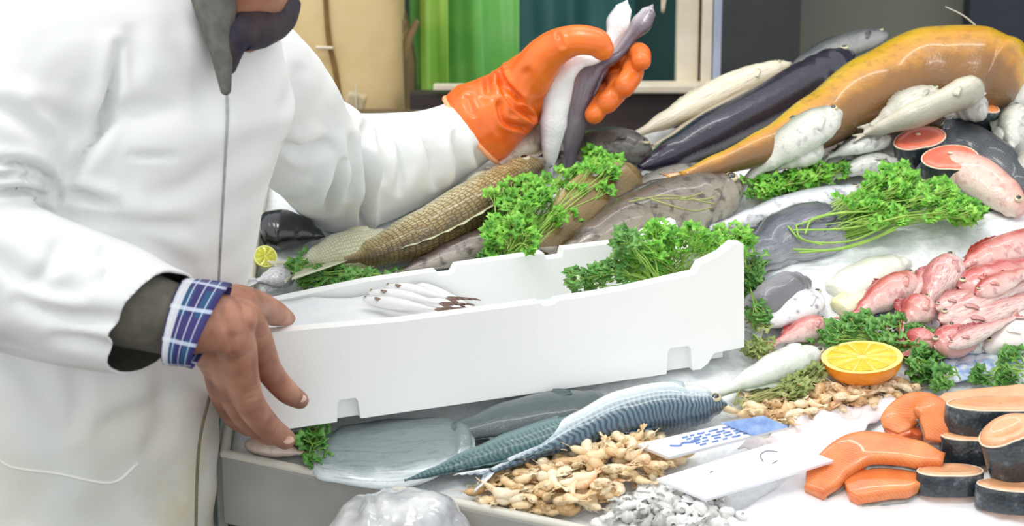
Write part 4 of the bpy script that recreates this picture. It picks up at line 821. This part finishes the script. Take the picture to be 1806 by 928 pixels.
# ================= herbs
def leafmat(name, c1, c2, c3):
    n = NT(name); o = n.obj(); n.link(n.ramp(n.noise(o, 55, 3), [(.28, c1), (.5, c2), (.72, c3)]), n.b.inputs['Base Color'])
    n.setp(Roughness=.36, Subsurface_Weight=.15, Subsurface_Scale=.004); n.bump(n.noise(o, 300, 3), .3, .001); return n.m
LEAF = leafmat('parsley_leaf', (58, 130, 28), (104, 180, 48), (164, 218, 92)); LEAFD = leafmat('parsley_leaf_dark', (48, 104, 36), (84, 146, 58), (134, 184, 96)); LEAFO = leafmat('olive_leaf', (104, 122, 60), (140, 156, 84), (176, 184, 120))
STEM = M('parsley_stem', (132, 178, 66), (168, 204, 96), 30, .4); STEMO = M('olive_stem', (168, 172, 112), (140, 146, 84), 30, .5)
def leaflet(c, d, n, s, r):
    """lobed, cupped parsley leaflet"""
    b = n.cross(d).normalized(); V, Fc = [c], []; N = 13; cup = r.uniform(.1, .45)
    for i in range(N):
        a = -math.pi * .78 + 2 * math.pi * .78 * i / (N - 1); lob = .62 + .38 * abs(math.cos(a * 1.9)) ** .7; lob *= (.82 if i % 2 else 1.08)
        q = s * lob * (1 - .28 * abs(a) / math.pi)
        V.append(c + d * (q * math.cos(a)) + b * (q * math.sin(a)) + n * (s * cup * (math.sin(a * 2.2 + cup * 9) * .35 + .25 * (1 if i % 2 else -1) * .4)))
    for i in range(1, N): Fc.append((0, i, i + 1))
    return V, Fc
BUNCH = []
def bunch(name, label, regs, origin, n, leaf=LEAF, stem=STEM, size=.0072, hr=(.008, .04), seed=1, cat='parsley', depth=None, straight=False, per=5, sr=.0009):
    r = random.Random(seed); LV, LF, SV, SF = [], [], [], []
    def place(x, y, h, k=0): return on(x, y, h) if not depth else at(x, y, lerp(depth[0], depth[1], k))
    for i in range(n):
        cx, cy, rx, ry = regs[i % len(regs)]; a = r.uniform(0, 6.283); q = r.random() ** .5
        x, y = cx + rx * q * math.cos(a), cy + ry * q * math.sin(a); ox, oy = origin[i % len(origin)]; k = r.random()
        tip = place(x, y, r.uniform(*hr) , k); ox += r.uniform(-10, 10); oy += r.uniform(-6, 6)
        base = place(lerp(x, ox, .9), lerp(y, oy, .9), hr[0], .5)
        mid = tip.lerp(base, .5) + Vector((r.uniform(-.008, .008), r.uniform(-.008, .008), r.uniform(.0, .012)))
        add([SV, SF], tube([tip, mid, base], [sr * .7, sr, sr * 1.2], 5, sub=9)[:2])
        for j in range(per):
            d = (tip - base).normalized() if (tip - base).length > 1e-4 else X
            d = (d + Vector((r.uniform(-1, 1), r.uniform(-1, 1), r.uniform(-.4, .7)))).normalized()
            nn = (NRM + Vector((r.uniform(-.8, .8), r.uniform(-1.1, .5), r.uniform(-.2, .4)))).normalized(); d = (d - nn * d.dot(nn)).normalized()
            c = tip + d * r.uniform(.002, .012) + NRM * r.uniform(-.004, .006)
            add([SV, SF], tube([tip.lerp(base, .1), c], [sr * .6, sr * .5], 4, sub=3)[:2])
            for t_ in (-1, 0, 1):
                dd = (Matrix.Rotation(t_ * .95, 3, nn) @ d); add([LV, LF], leaflet(c + dd * size * .75, dd, nn, size * r.uniform(.6, 1.2), r))
    mn_ = min(v.z for v in SV); c0 = sum(LV, Vector()) / len(LV); root = thing(name, label, cat, (c0.x, c0.y, min(mn_, min(v.z for v in LV))))
    mod_solid(mesh('leaves', LV, LF, leaf, root), .0004, 0); mesh('stems', SV, SF, stem, root); BUNCH.append(root); return root
bunch('parsley', 'parsley scattered in front of the carp tail at the back of the foam box', [(545, 478, 40, 16), (590, 492, 60, 18), (660, 500, 60, 12)], [(720, 500), (640, 505)], 34, LEAFD, hr=(.008, .03), seed=2, size=.0075)
bunch('parsley', 'large parsley bunch between the carp and the olive flatfish below the held fish', [(920, 360, 60, 50), (1000, 330, 80, 40), (1060, 295, 40, 26), (900, 415, 36, 34), (960, 380, 50, 50)], [(890, 460), (920, 450)], 95, LEAF, hr=(.03, .075), seed=3)
bunch('parsley', 'parsley with small leaves standing in the foam box near its right corner', [(1180, 440, 70, 34), (1260, 430, 56, 30), (1130, 465, 34, 24)], [(1160, 500), (1200, 490)], 62, LEAF, depth=(2.44, 2.53), seed=4)
bunch('parsley', 'loose parsley sprig leaning over the middle notch of the foam box', [(1045, 495, 40, 18), (1100, 480, 24, 26), (1110, 430, 14, 10)], [(1160, 500)], 20, LEAFD, depth=(2.40, 2.44), seed=5)
bunch('parsley', 'parsley hanging down past the right end of the foam box', [(1322, 470, 12, 40), (1332, 520, 10, 40)], [(1300, 430)], 18, LEAFD, hr=(.02, .05), seed=6, size=.007)
bunch('parsley', 'parsley bunch at the foot of the plump white fish', [(1390, 318, 60, 24), (1440, 306, 40, 16), (1350, 330, 24, 16)], [(1330, 350)], 44, LEAF, hr=(.012, .04), seed=7)
bunch('parsley', 'big bright parsley bunch with bare stems on the slate grey fish above the ice', [(1570, 350, 60, 40), (1630, 350, 60, 34), (1560, 320, 40, 24), (1690, 376, 30, 10), (1520, 370, 40, 26)], [(1400, 425), (1392, 412), (1405, 438)], 100, LEAF, hr=(.03, .075), seed=8)
def stems(name, label, paths, mt, r=.0014):
    V, Fc = [], []
    for p in paths: add([V, Fc], tube([on(*q) for q in p], [r, r], 6, sub=18)[:2])
    if not label: return mesh(name, V, Fc, mt, BUNCH[-1])
    o = mesh(name, V, Fc, mt); tag(o, label, 'herbs'); return o
stems('bare_stems', None, [[(1560, 372, .07), (1470, 378, .07), (1404, 398, .06)], [(1600, 380, .07), (1500, 402, .065), (1400, 406, .06)], [(1390, 400, .06), (1420, 425, .055), (1500, 425, .05), (1570, 395, .06)],
   [(1400, 440, .05), (1470, 440, .05), (1540, 420, .05), (1600, 390, .06)], [(1404, 398, .06), (1412, 420, .06), (1450, 432, .05)], [(1420, 412, .06), (1436, 385, .065), (1500, 372, .07)], [(1410, 446, .05), (1500, 436, .05), (1580, 405, .055)]], STEM)
stems('herb_sprigs', 'thin olive herb stems lying across the mottled fish heads', [[(1110, 356, .075), (1180, 345, .08), (1260, 360, .07)], [(1120, 350, .075), (1200, 350, .08), (1240, 340, .07)], [(1150, 352, .08), (1220, 372, .07), (1255, 366, .07)], [(1200, 352, .08), (1240, 352, .07), (1262, 348, .07)]], STEMO, .0012)
bunch('parsley', 'parsley behind the orange half and under the red heap', [(1540, 580, 60, 14), (1470, 592, 44, 10), (1600, 600, 30, 20), (1626, 640, 30, 24)], [(1580, 620)], 46, LEAFD, hr=(.006, .028), seed=9)
bunch('parsley', 'two dark parsley leaves on the blue printed paper', [(1676, 668, 12, 5)], [(1690, 664)], 3, LEAFD, hr=(.01, .014), seed=10)
bunch('parsley', 'parsley sprig at the right edge above the salmon steaks', [(1796, 632, 14, 12), (1780, 660, 20, 6), (1740, 664, 12, 4)], [(1806, 650)], 12, LEAFD, hr=(.012, .025), seed=11)
bunch('salad_leaves', 'olive green leaves between the silvery white fish and the small shellfish', [(1370, 692, 50, 12), (1420, 668, 24, 8)], [(1300, 716)], 26, LEAFO, STEMO, hr=(.008, .022), seed=12, cat='leaves')
bunch('parsley', 'dark parsley tuft hanging below the bottom corner of the foam box', [(552, 772, 10, 16), (556, 800, 8, 12)], [(550, 760)], 12, LEAFD, hr=(.01, .03), seed=13, size=.007)
bunch('parsley', 'small parsley tuft at the notch of the back wall of the foam box', [(855, 456, 22, 8), (905, 452, 14, 8)], [(880, 470)], 10, LEAFD, hr=(.01, .03), seed=14, size=.0065)
bunch('parsley', 'dull parsley scraps between the box end and the grey squid', [(1334, 570, 8, 34), (1345, 610, 14, 10)], [(1330, 600)], 12, LEAFO, hr=(.008, .03), seed=15, size=.006)

# ================= citrus
def facen(c, nf, up): 
    x = up.cross(nf).normalized(); return x, nf.cross(x).normalized()
def citrus(name, label, c, r, nf, dome, flesh_c, pith_c, peel_c, nseg=10):
    root = thing(name, label, 'fruit', tuple(c - Z * dome * .9)); x, y = facen(c, nf, Vector((.1, 1, 0)))
    V, Fc, n = [], [], 48
    for i in range(12):
        a = math.pi / 2 * i / 11; rr = r * math.cos(a) ** .8; 
        for k in range(n): t = 2 * math.pi * k / n; V.append(c + (x * math.cos(t) + y * math.sin(t)) * max(rr, .0003) - nf * (dome * math.sin(a)))
    for i in range(11):
        for k in range(n): a, b = i * n + k, i * n + (k + 1) % n; Fc.append((a, a + n, b + n, b))
    Fc.append(tuple(range(11 * n, 12 * n))[::-1])
    mesh('peel', V, Fc, M(name + '_peel', peel_c, tuple(min(255, v + 14) for v in peel_c), 40, .35, .35, 400, coat=.3), root)
    def ring(r0, r1, h0, h1, nm, mt, m=3):
        V, Fc = [], []
        for i in range(m + 1):
            q = i / m
            for k in range(n): t = 2 * math.pi * k / n; V.append(c + (x * math.cos(t) + y * math.sin(t)) * lerp(r0, r1, q) + nf * lerp(h0, h1, q))
        for i in range(m):
            for k in range(n): a, b = i * n + k, i * n + (k + 1) % n; Fc.append((a, b, b + n, a + n))
        if r1 < 1e-3: Fc.append(tuple(range(m * n, (m + 1) * n)))
        return mesh(nm, V, Fc, mt, root)
    pm = M(name + '_pith', pith_c, rough=.55); ring(r, r * .0005, .0002, .0006, 'pith', pm, 8)
    fm = NT(name + '_flesh'); o = fm.obj(); fm.link(fm.ramp(fm.noise(o, 170, 3), [(.3, tuple(max(0, v - 22) for v in flesh_c)), (.7, flesh_c)]), fm.b.inputs['Base Color']); fm.setp(Roughness=.22, Coat_Weight=.4, Subsurface_Weight=.2, Subsurface_Scale=.005); fm.bump(fm.noise(o, 260, 3), .5, .0015)
    for s in range(nseg):
        a0, a1 = 2 * math.pi * (s + .05) / nseg, 2 * math.pi * (s + .95) / nseg; V, Fc = [], []; A_ = 7; R_ = 5
        for i in range(R_):
            for k in range(A_):
                t = lerp(a0, a1, k / (A_ - 1)); q = lerp(.12, .86, i / (R_ - 1)); e = math.sin(math.pi * k / (A_ - 1)) * math.sin(math.pi * (i + .6) / R_)
                V.append(c + (x * math.cos(t) + y * math.sin(t)) * (r * q) + nf * (.0006 + .0016 * e))
        for i in range(R_ - 1):
            for k in range(A_ - 1): a = i * A_ + k; Fc.append((a, a + 1, a + A_ + 1, a + A_))
        mesh('segment', V, Fc, fm.m, root)
    return root
oc = on(1520, 630, .038); citrus('orange_half', 'cut orange half, yellow face up, beside the parsley and the red mullets', oc, .0485, Vector((-.08, -.12, 1)).normalized(), .030, (246, 214, 70), (250, 226, 130), (232, 136, 14))
lc = on(468, 452, .02); citrus('lemon_half', 'small cut lemon half beside the vendor coat and the black fish', lc, .0155, Vector((.25, -.75, .6)).normalized(), .014, (228, 226, 80), (240, 240, 150), (222, 218, 40), 8)

# ================= salmon
def flesh_mat(name, c1, c2, line=(250, 206, 176), k=120):
    n = NT(name); o = n.obj(); wv = n.new('ShaderNodeTexWave', wave_type='BANDS', bands_direction='DIAGONAL'); wv.inputs['Scale'].default_value = k; wv.inputs['Distortion'].default_value = 5; wv.inputs['Detail'].default_value = 2; wv.inputs['Detail Scale'].default_value = .6
    n.link(o, wv.inputs['Vector']); b = n.ramp(n.noise(o, 30, 3), [(.3, c1), (.7, c2)]); ln = n.math('MULTIPLY', n.math('SUBTRACT', wv.outputs['Fac'], .86), 4, clamp=True)
    n.link(n.mix(n.math('MULTIPLY', ln, .6), b, line), n.b.inputs['Base Color']); n.setp(Roughness=.3, Coat_Weight=.4, Subsurface_Weight=.2, Subsurface_Scale=.006); n.bump(n.noise(o, 140, 3), .3, .0015); return n.m
SALM = flesh_mat('salmon_flesh', (214, 104, 46), (234, 142, 76), (244, 190, 146)); SALP = flesh_mat('salmon_pale', (222, 154, 104), (236, 184, 142), (244, 206, 172)); REDF = flesh_mat('trout_flesh', (222, 92, 70), (238, 132, 100), (248, 190, 170), 160)
SKN = NT('salmon_skin'); o_ = SKN.obj(); vo = SKN.new('ShaderNodeTexVoronoi'); vo.inputs['Scale'].default_value = 240; SKN.link(o_, vo.inputs['Vector'])
c_ = SKN.ramp(SKN.noise(o_, 45, 4), [(.35, (38, 46, 52)), (.55, (62, 72, 80)), (.72, (150, 156, 160))]); c_ = SKN.mix(SKN.math('MULTIPLY', vo.outputs['Distance'], .7, clamp=True), c_, (24, 28, 32)); SKN.link(c_, SKN.b.inputs['Base Color']); SKN.setp(Roughness=.25, Coat_Weight=.5); SKN.bump(vo.outputs['Distance'], .5, .001)
def steak(label, c, a, b, h, nf=NRM, rot=0, flesh=SALM, skin=SKN.m, group=None, notch=.08, name='salmon_steak', cat='fish steak', rim=(246, 222, 196)):
    """c: centre of the underside"""
    x = Vector((math.cos(rot), math.sin(rot), 0)); x = (x - nf * x.dot(nf)).normalized(); y = nf.cross(x); n = 52
    def outl(s):
        P_ = []
        for k in range(n):
            t = 2 * math.pi * k / n; r = 1 - notch * math.exp(-((t - 4.6) / .28) ** 2) + .03 * math.sin(3 * t + a * 100); P_.append(x * (a * s * r * math.cos(t)) + y * (b * s * r * math.sin(t)))
        return P_
    root = thing(name, label, cat, tuple(c), group)
    V, Fc = [], []; prof = [(.90, .0), (.98, .0), (1.0, .06), (1.01, .5), (1.0, .94), (.985, .99), (.95, .985)]
    for s, q in prof: V += [c + p + nf * (h * q) for p in outl(s)]
    for i in range(len(prof) - 1):
        for k in range(n): A_, B2 = i * n + k, i * n + (k + 1) % n; Fc.append((A_, B2, B2 + n, A_ + n))
    mesh('skin', V, Fc, skin, root)
    V, Fc = [], []; prof = [(.02, .01), (.90, .01), (.93, .03), (.955, .97), (.93, 1.04), (.80, 1.09), (.5, 1.06), (.2, 1.03), (.02, 1.03)]
    for s, q in prof: V += [c + p + nf * (h * q) for p in outl(s)]
    for i in range(len(prof) - 1):
        for k in range(n): A_, B2 = i * n + k, i * n + (k + 1) % n; Fc.append((A_, B2, B2 + n, A_ + n))
    mesh('flesh', V, Fc, flesh, root); mesh('fat_rim', *tube([c + p + nf * h for p in outl(.965)] + [c + outl(.965)[0] + nf * h], [.0011], 6, sub=110, cap=False)[:2], M('fat_rim', rim, rough=.4), root)
    if name != 'fish_steak': return root
    bc = c + y * (b * .28) + nf * (h * 1.075); mesh('bone', *ball(bc, .0042, 8, (1, 1, .4))[:2], M('bone', (236, 220, 200), rough=.4), root)
    return root
UPN = Vector((0, -.03, 1)).normalized()
steak('salmon steak with silver-flecked skin at the left front of the steaks', on(1674, 868, .007), .038, .019, .026, UPN, .05, SALP)
steak('salmon steak lowest at the right edge of the picture with dark blue skin', on(1806, 898, .008), .053, .022, .028, UPN, -.12, SALP)
steak('long dark-skinned salmon steak at the back with a pale wavy top', on(1760, 762, .034), .062, .026, .034, UPN, .04, SALP)
steak('dark-skinned salmon steak under the long one, in the middle of the group', on(1712, 814, .006), .036, .020, .032, UPN, -.03, SALP)
ns = Vector((-.35, -.25, .9)).normalized(); steak('salmon steak standing tilted at the right edge with torn white patches', on(1800, 835, .028), .034, .026, .062, ns, .2, SALP)
def fillet(label, pts, W, thick, flesh=SALM, prof=None, group=None, skin=True, roll=0, name='salmon_fillet'):
    C = catmull([on(*p) for p in pts], 36); fr = frames(C, NRM); n = 20; V, Fc, U = [], [], []; PR = prof or [(0, .55), (.1, .9), (.4, 1), (.8, .9), (1, .5)]; SV, SF = [], []
    for i in range(36):
        t = i / 35; T, B, N = fr[i]; r = W * interp(t, PR); ra = math.radians(roll); B, N = B * math.cos(ra) + N * math.sin(ra), N * math.cos(ra) - B * math.sin(ra)
        for k in range(n):
            a = 2 * math.pi * k / n; e = .6; V.append(C[i] + B * (r * math.copysign(abs(math.cos(a)) ** e, math.cos(a))) + N * (thick * math.copysign(abs(math.sin(a)) ** e, math.sin(a)) * (1 if math.sin(a) < 0 else (.8 + .35 * math.cos(a + 1))))); U.append((t, k / n))
        for k in range(7): q = k / 6 * 2 - 1; SV.append(C[i] + B * (r * q * 1.0) - N * (thick * (1.04 - .12 * abs(q) ** 3)))
    for i in range(35):
        for k in range(n): a, b = i * n + k, i * n + (k + 1) % n; Fc.append((a, b, b + n, a + n))
        for k in range(6): a = i * 7 + k; SF.append((a, a + 1, a + 8, a + 7))
    Fc.append(tuple(range(n))[::-1]); Fc.append(tuple(range(len(V) - n, len(V))))
    c = sum(C, Vector()) / 36; root = thing(name, label, 'fish fillet', (c.x, c.y, min(v.z for v in V)), group); mesh('flesh', V, Fc, flesh, root, U)
    if skin: mod_solid(mesh('skin', SV, SF, M('silver_skin', (188, 186, 178), (120, 120, 118), 60, .3), root), .0012, 0)
    return root
fillet('long bright orange salmon fillet curving down at its left end in front of the steaks', [(1436, 868, .012), (1470, 822, .022), (1520, 790, .034), (1590, 794, .036), (1664, 812, .034)], .026, .011, prof=[(0, .5), (.15, .85), (.5, 1), (.85, .8), (1, .4)])
fillet('short orange salmon fillet lying under the long curved fillet', [(1492, 862, .012), (1550, 850, .018), (1620, 848, .018)], .026, .012)
fillet('folded orange salmon fillet standing against the long back steak', [(1572, 762, .02), (1592, 730, .036), (1622, 712, .05), (1650, 730, .05), (1648, 780, .03)], .022, .010)
fillet('small rounded salmon piece inside the folded fillet', [(1568, 768, .016), (1600, 752, .022), (1636, 766, .016)], .02, .012, flesh=flesh_mat('salmon_deep', (204, 84, 40), (224, 112, 60), (238, 160, 116)))
fillet('pale peach fish fillet behind the steaks at the right edge', [(1660, 712, .04), (1740, 704, .04), (1850, 690, .04)], .02, .007, flesh=SALP)
# pink cut steaks high on the right
steak('pink-red fish steak with dark skin nearest the right parsley', on(1626, 282, .02), .037, .028, .036, Vector((-.2, -.35, .9)).normalized(), .1, REDF, name='fish_steak')
steak('orange-pink ribbed fish steak touching the pink fish head', on(1676, 312, .026), .040, .03, .032, Vector((-.1, -.4, .9)).normalized(), -.1, REDF, name='fish_steak')
steak('orange fish steak with black skin furthest back below the long pale fish', on(1706, 222, .02), .040, .024, .034, Vector((.15, -.2, .95)).normalized(), -.3, SALM, name='fish_steak')

# ================= small shellfish
def pmat(name, stops, rough=.35):
    n = NT(name); oi = n.new('ShaderNodeObjectInfo'); o = n.obj(); m_ = n.math('ADD', n.math('MULTIPLY', oi.outputs['Random'], .7), n.math('MULTIPLY', n.noise(o, 160, 3), .35)); n.link(n.ramp(m_, stops), n.b.inputs['Base Color'])
    n.setp(Roughness=rough, Coat_Weight=.35, Subsurface_Weight=.15, Subsurface_Scale=.004); n.bump(n.noise(o, 420, 3), .3, .001); return n.m
def shrimp_mesh(name, L, R, curl, mt, seed, legs=True):
    r = random.Random(seed); n = 10; m = 26; P_ = []
    for i in range(m):
        t = i / (m - 1); a = curl * (t - .5); rad = L / curl; P_.append(Vector((rad * math.sin(a), rad * (1 - math.cos(a)) - L * .12, .0)))
    V, Fc = [], []
    for i in range(m):
        t = i / (m - 1); T = (P_[min(i + 1, m - 1)] - P_[max(i - 1, 0)]).normalized(); B = Vector((-T.y, T.x, 0)); rr = R * interp(t, [(0, .25), (.12, .85), (.3, 1.05), (.55, .9), (.85, .5), (1, .18)]) * (1 + .09 * (1 if (t * 9) % 1 < .22 else -.3) * (t > .35))
        for k in range(n): a = 2 * math.pi * k / n; V.append(P_[i] + B * rr * math.cos(a) + Z * rr * .85 * math.sin(a))
    for i in range(m - 1):
        for k in range(n): a, b = i * n + k, i * n + (k + 1) % n; Fc.append((a, b, b + n, a + n))
    Fc.append(tuple(range(n))); Fc.append(tuple(range(len(V) - n, len(V))))
    T = (P_[-1] - P_[-2]).normalized(); B = Vector((-T.y, T.x, 0))
    for s in (-1, 0, 1): d = (T + B * s * .6).normalized(); add([V, Fc], tube([P_[-1], P_[-1] + d * R * 1.1], [R * .2, R * .32], 6, sub=3, flat=.3)[:2])
    if legs:
        for k in range(4):
            i = 4 + k * 3; T = (P_[i + 1] - P_[i]).normalized(); B = Vector((-T.y, T.x, 0)); add([V, Fc], tube([P_[i] + B * R * .7, P_[i] + B * R * 1.5 + T * R * .3, P_[i] + B * R * 1.9 - Z * R * .3], [R * .12, R * .07], 4, sub=4)[:2])
        for s in (-1, 1): add([V, Fc], tube([P_[0] + Z * R * .1, P_[0] - Vector((L * .3, s * L * .14, -R * .3))], [R * .08, R * .04], 4, sub=4)[:2])
    me = bpy.data.meshes.new(name); me.from_pydata([tuple(v) for v in V], [], Fc); me.polygons.foreach_set('use_smooth', [True] * len(me.polygons)); me.materials.append(mt); me.update(); return me
TAN = pmat('shrimp_tan', [(.1, (190, 148, 98)), (.3, (222, 188, 138)), (.55, (238, 214, 172)), (.75, (246, 232, 202)), (.9, (228, 172, 118))])
WHT = pmat('squid_white', [(.1, (158, 156, 150)), (.4, (206, 206, 202)), (.7, (234, 234, 232)), (.95, (246, 246, 244))])
sm = [shrimp_mesh('shrimp', .030, .0062, 2.2, TAN, 1), shrimp_mesh('shrimp', .026, .0068, 3.0, TAN, 2), shrimp_mesh('shrimp', .034, .0055, 1.3, TAN, 3)]
sq = [shrimp_mesh('squid_piece', .026, .0075, 2.6, WHT, 4, False), shrimp_mesh('squid_piece', .020, .009, 1.6, WHT, 5, False)]
def heap(name, label, cat, group, meshes, polys, n, hmax, seed, mind=12, edge=26):
    r = random.Random(seed); done = []; out = 0; tries = 0
    bb = (min(p[0] for p in polys), max(p[0] for p in polys), min(p[1] for p in polys), max(p[1] for p in polys))
    P_ = polys + [polys[0]]
    while out < n and tries < 60000:
        tries += 1; x, y = r.uniform(bb[0], bb[1]), r.uniform(bb[2], bb[3])
        if not inpoly(x, y, polys): continue
        layer = 0 if out < n * .5 else 1
        if any(l == layer and math.hypot((x - a), (y - b) * 1.7) < mind for a, b, l in done): continue
        dE = float(segdist(np.array([x]), np.array([y]), P_)[0]); done.append((x, y, layer))
        h = .006 + hmax * min(1, dE / edge) * (.25 + .75 * layer) * r.uniform(.7, 1)
        o = bpy.data.objects.new(name, meshes[r.randrange(len(meshes))]); COL.objects.link(o); o.location = on(x, y, h)
        o.rotation_euler = (SLOPE * .95 + r.uniform(-.5, .5), r.uniform(-.6, .6), r.uniform(0, 6.28)); s = r.uniform(.8, 1.15); o.scale = (s, s, s); tag(o, label, cat, group); out += 1
heap('shrimp', 'small tan shrimp in the large heap in front of the sunlit mackerel', 'shrimp', 'tan shrimps in the heap by the mackerel', sm, [(826, 862), (880, 838), (960, 805), (1040, 770), (1110, 742), (1170, 745), (1150, 790), (1215, 800), (1170, 840), (1100, 868), (1040, 900), (930, 902), (850, 886)], 190, .026, 3, 13)
heap('shrimp', 'small tan shrimp in the narrow heap between the orange half and the blue printed card', 'shrimp', 'tan shrimps in the heap below the orange half', sm, [(1275, 726), (1330, 704), (1400, 690), (1470, 672), (1560, 668), (1620, 678), (1580, 700), (1470, 722), (1400, 748), (1330, 742)], 100, .014, 4, 13, 16)
heap('squid_piece', 'greyish white squid piece in the bottom heap below the plain white card', 'squid', 'white squid pieces at the counter edge', sq, [(1050, 930), (1090, 880), (1170, 850), (1250, 880), (1310, 905), (1290, 935)], 90, .018, 5, 13)

# ================= cards and papers
def card(name, label, px4, h4, th, mt, marks=(), mm=None, cat='price card'):
    q = [on(x, y, h) for (x, y), h in zip(px4, h4)]; n = (q[1] - q[0]).cross(q[2] - q[0]).normalized(); n = n if n.z > 0 else -n
    root = thing(name, label, cat, tuple(min(q, key=lambda v: v.z)))
    o = mesh('board', *hexa([p - n * th for p in q] + q)[:2], mt, root, smooth=False); mod_bevel(o, .0006)
    def uvp(u, v): return q[0].lerp(q[1], u).lerp(q[3].lerp(q[2], u), v)
    for (nm, pts, w_) in marks:
        P_ = [uvp(*p) + n * .0004 for p in pts]; V, Fc = [], []; C = catmull(P_, max(2, len(P_) * 5))
        for i, c in enumerate(C):
            T = (C[min(i + 1, len(C) - 1)] - C[max(i - 1, 0)]).normalized(); B = T.cross(n) * w_; V += [c - B, c + B]
        for i in range(len(C) - 1): Fc.append((2 * i, 2 * i + 1, 2 * i + 3, 2 * i + 2))
        o = mesh(nm, V, Fc, mm, root, smooth=False); mod_solid(o, .0003, 0)
    return root
WC = M('white_card', (246, 246, 250), (238, 240, 248), 9, .45); BLUE = M('blue_ink', (72, 104, 170), (110, 140, 196), 80, .5); GREYI = M('grey_ink', (120, 124, 136), rough=.6)
r_ = random.Random(11)
mk1 = []
for row in range(5):
    v = .18 + row * .15; u = .30
    while u < .93:
        L1 = r_.uniform(.03, .08); mk1.append(('print', [(u, v), (u + L1 * .5, v + r_.uniform(-.03, .03)), (u + L1, v)], .0012)); u += L1 + r_.uniform(.015, .05)
mk1.append(('print', [(.14, .52), (.19, .40), (.24, .5), (.30, .42), (.36, .46)], .0013))
CA = card('price_card', 'white card with smudged blue print lying on the shrimps beside the mackerel head', [(1180, 806), (1390, 752), (1345, 733), (1124, 783)], [.034, .034, .040, .040], .006, WC, mk1, BLUE)
mesh('blue_band', *hexa([CA.location * 0 + p for p in [on(1330, 769, .0352), on(1392, 753, .0352), on(1346, 733, .0412), on(1270, 746, .0412), on(1330, 769, .0356), on(1392, 753, .0356), on(1346, 733, .0416), on(1270, 746, .0416)]])[:2], M('blue_print', (92, 126, 186), (150, 174, 214), 60, .5), CA, smooth=False)
card('price_card', 'large plain white card with a faint grey scribble raised above the squid pieces', [(1246, 880), (1470, 812), (1380, 776), (1158, 844)], [.032, .034, .040, .038], .005, WC, [('scribble', [(.66, .55), (.72, .75), (.80, .82), (.84, .7)], .0007), ('scribble', [(.30, .7), (.33, .72)], .0008), ('scribble', [(.68, .42), (.74, .46)], .0006)], GREYI)
def crumple(name, label, px4, h, amp, mt, cat='paper', nx=46, ny=30, seed=1, th=.0012, kind=None):
    V, Fc, U = [], [], []; r = random.Random(seed); ox = r.uniform(0, 50)
    for j in range(ny):
        for i in range(nx):
            u, v = i / (nx - 1), j / (ny - 1); x = lerp(lerp(px4[0][0], px4[1][0], u), lerp(px4[3][0], px4[2][0], u), v); y = lerp(lerp(px4[0][1], px4[1][1], u), lerp(px4[3][1], px4[2][1], u), v)
            p = on(x, y, 0); e = 1 + .04 * mn.noise(Vector((u * 7 + ox, v * 7, 0))); q = p + Vector((0, 0, h + amp * (abs(mn.noise(Vector((p.x * 34 + ox, p.y * 34, 1)))) * 1.6 + .5 * mn.noise(Vector((p.x * 90, p.y * 90 + ox, 3)))))); q.x += .006 * mn.noise(Vector((u * 9, v * 9, ox))) ; V.append(q); U.append((u, v))
    for j in range(ny - 1):
        for i in range(nx - 1): a = j * nx + i; Fc.append((a, a + 1, a + nx + 1, a + nx))
    o = mesh(name, V, Fc, mt, None, U); mod_solid(o, th, 0); tag(o, label, cat); return o
BP = NT('blue_printed_paper'); o_ = BP.obj(); bb = BP.ramp(BP.noise(o_, 60, 3), [(.42, (236, 240, 248)), (.55, (176, 198, 232)), (.7, (106, 142, 198))]); BP.link(bb, BP.b.inputs['Base Color']); BP.setp(Roughness=.5)
crumple('wet_paper', 'crumpled white and blue printed paper below the red heap at the right', [(1640, 690), (1800, 664), (1800, 622), (1664, 640)], .006, .006, BP.m, seed=2)
crumple('wet_paper', 'small white and blue paper strip between the orange parsley and the pink mullet', [(1470, 592), (1590, 560), (1610, 540), (1500, 566)], .004, .004, BP.m, seed=3)
crumple('butcher_paper', 'white paper under the salmon steaks and fillets', [(1250, 940), (1850, 950), (1850, 690), (1470, 800)], .002, .002, M('white_paper', (246, 246, 248), (240, 240, 243), 5, .6), seed=4, nx=70, ny=40)
PKP = M('pinkish_wrap', (240, 226, 226), (244, 238, 240), 22, .25, .2, 60, coat=.4, c3=(228, 214, 218))
crumple('plastic_wrap', 'crumpled pinkish white wrap between the shrimps and the orange salmon fillets', [(1300, 800), (1440, 830), (1600, 712), (1440, 740)], .005, .010, PKP, 'wrap', seed=5)
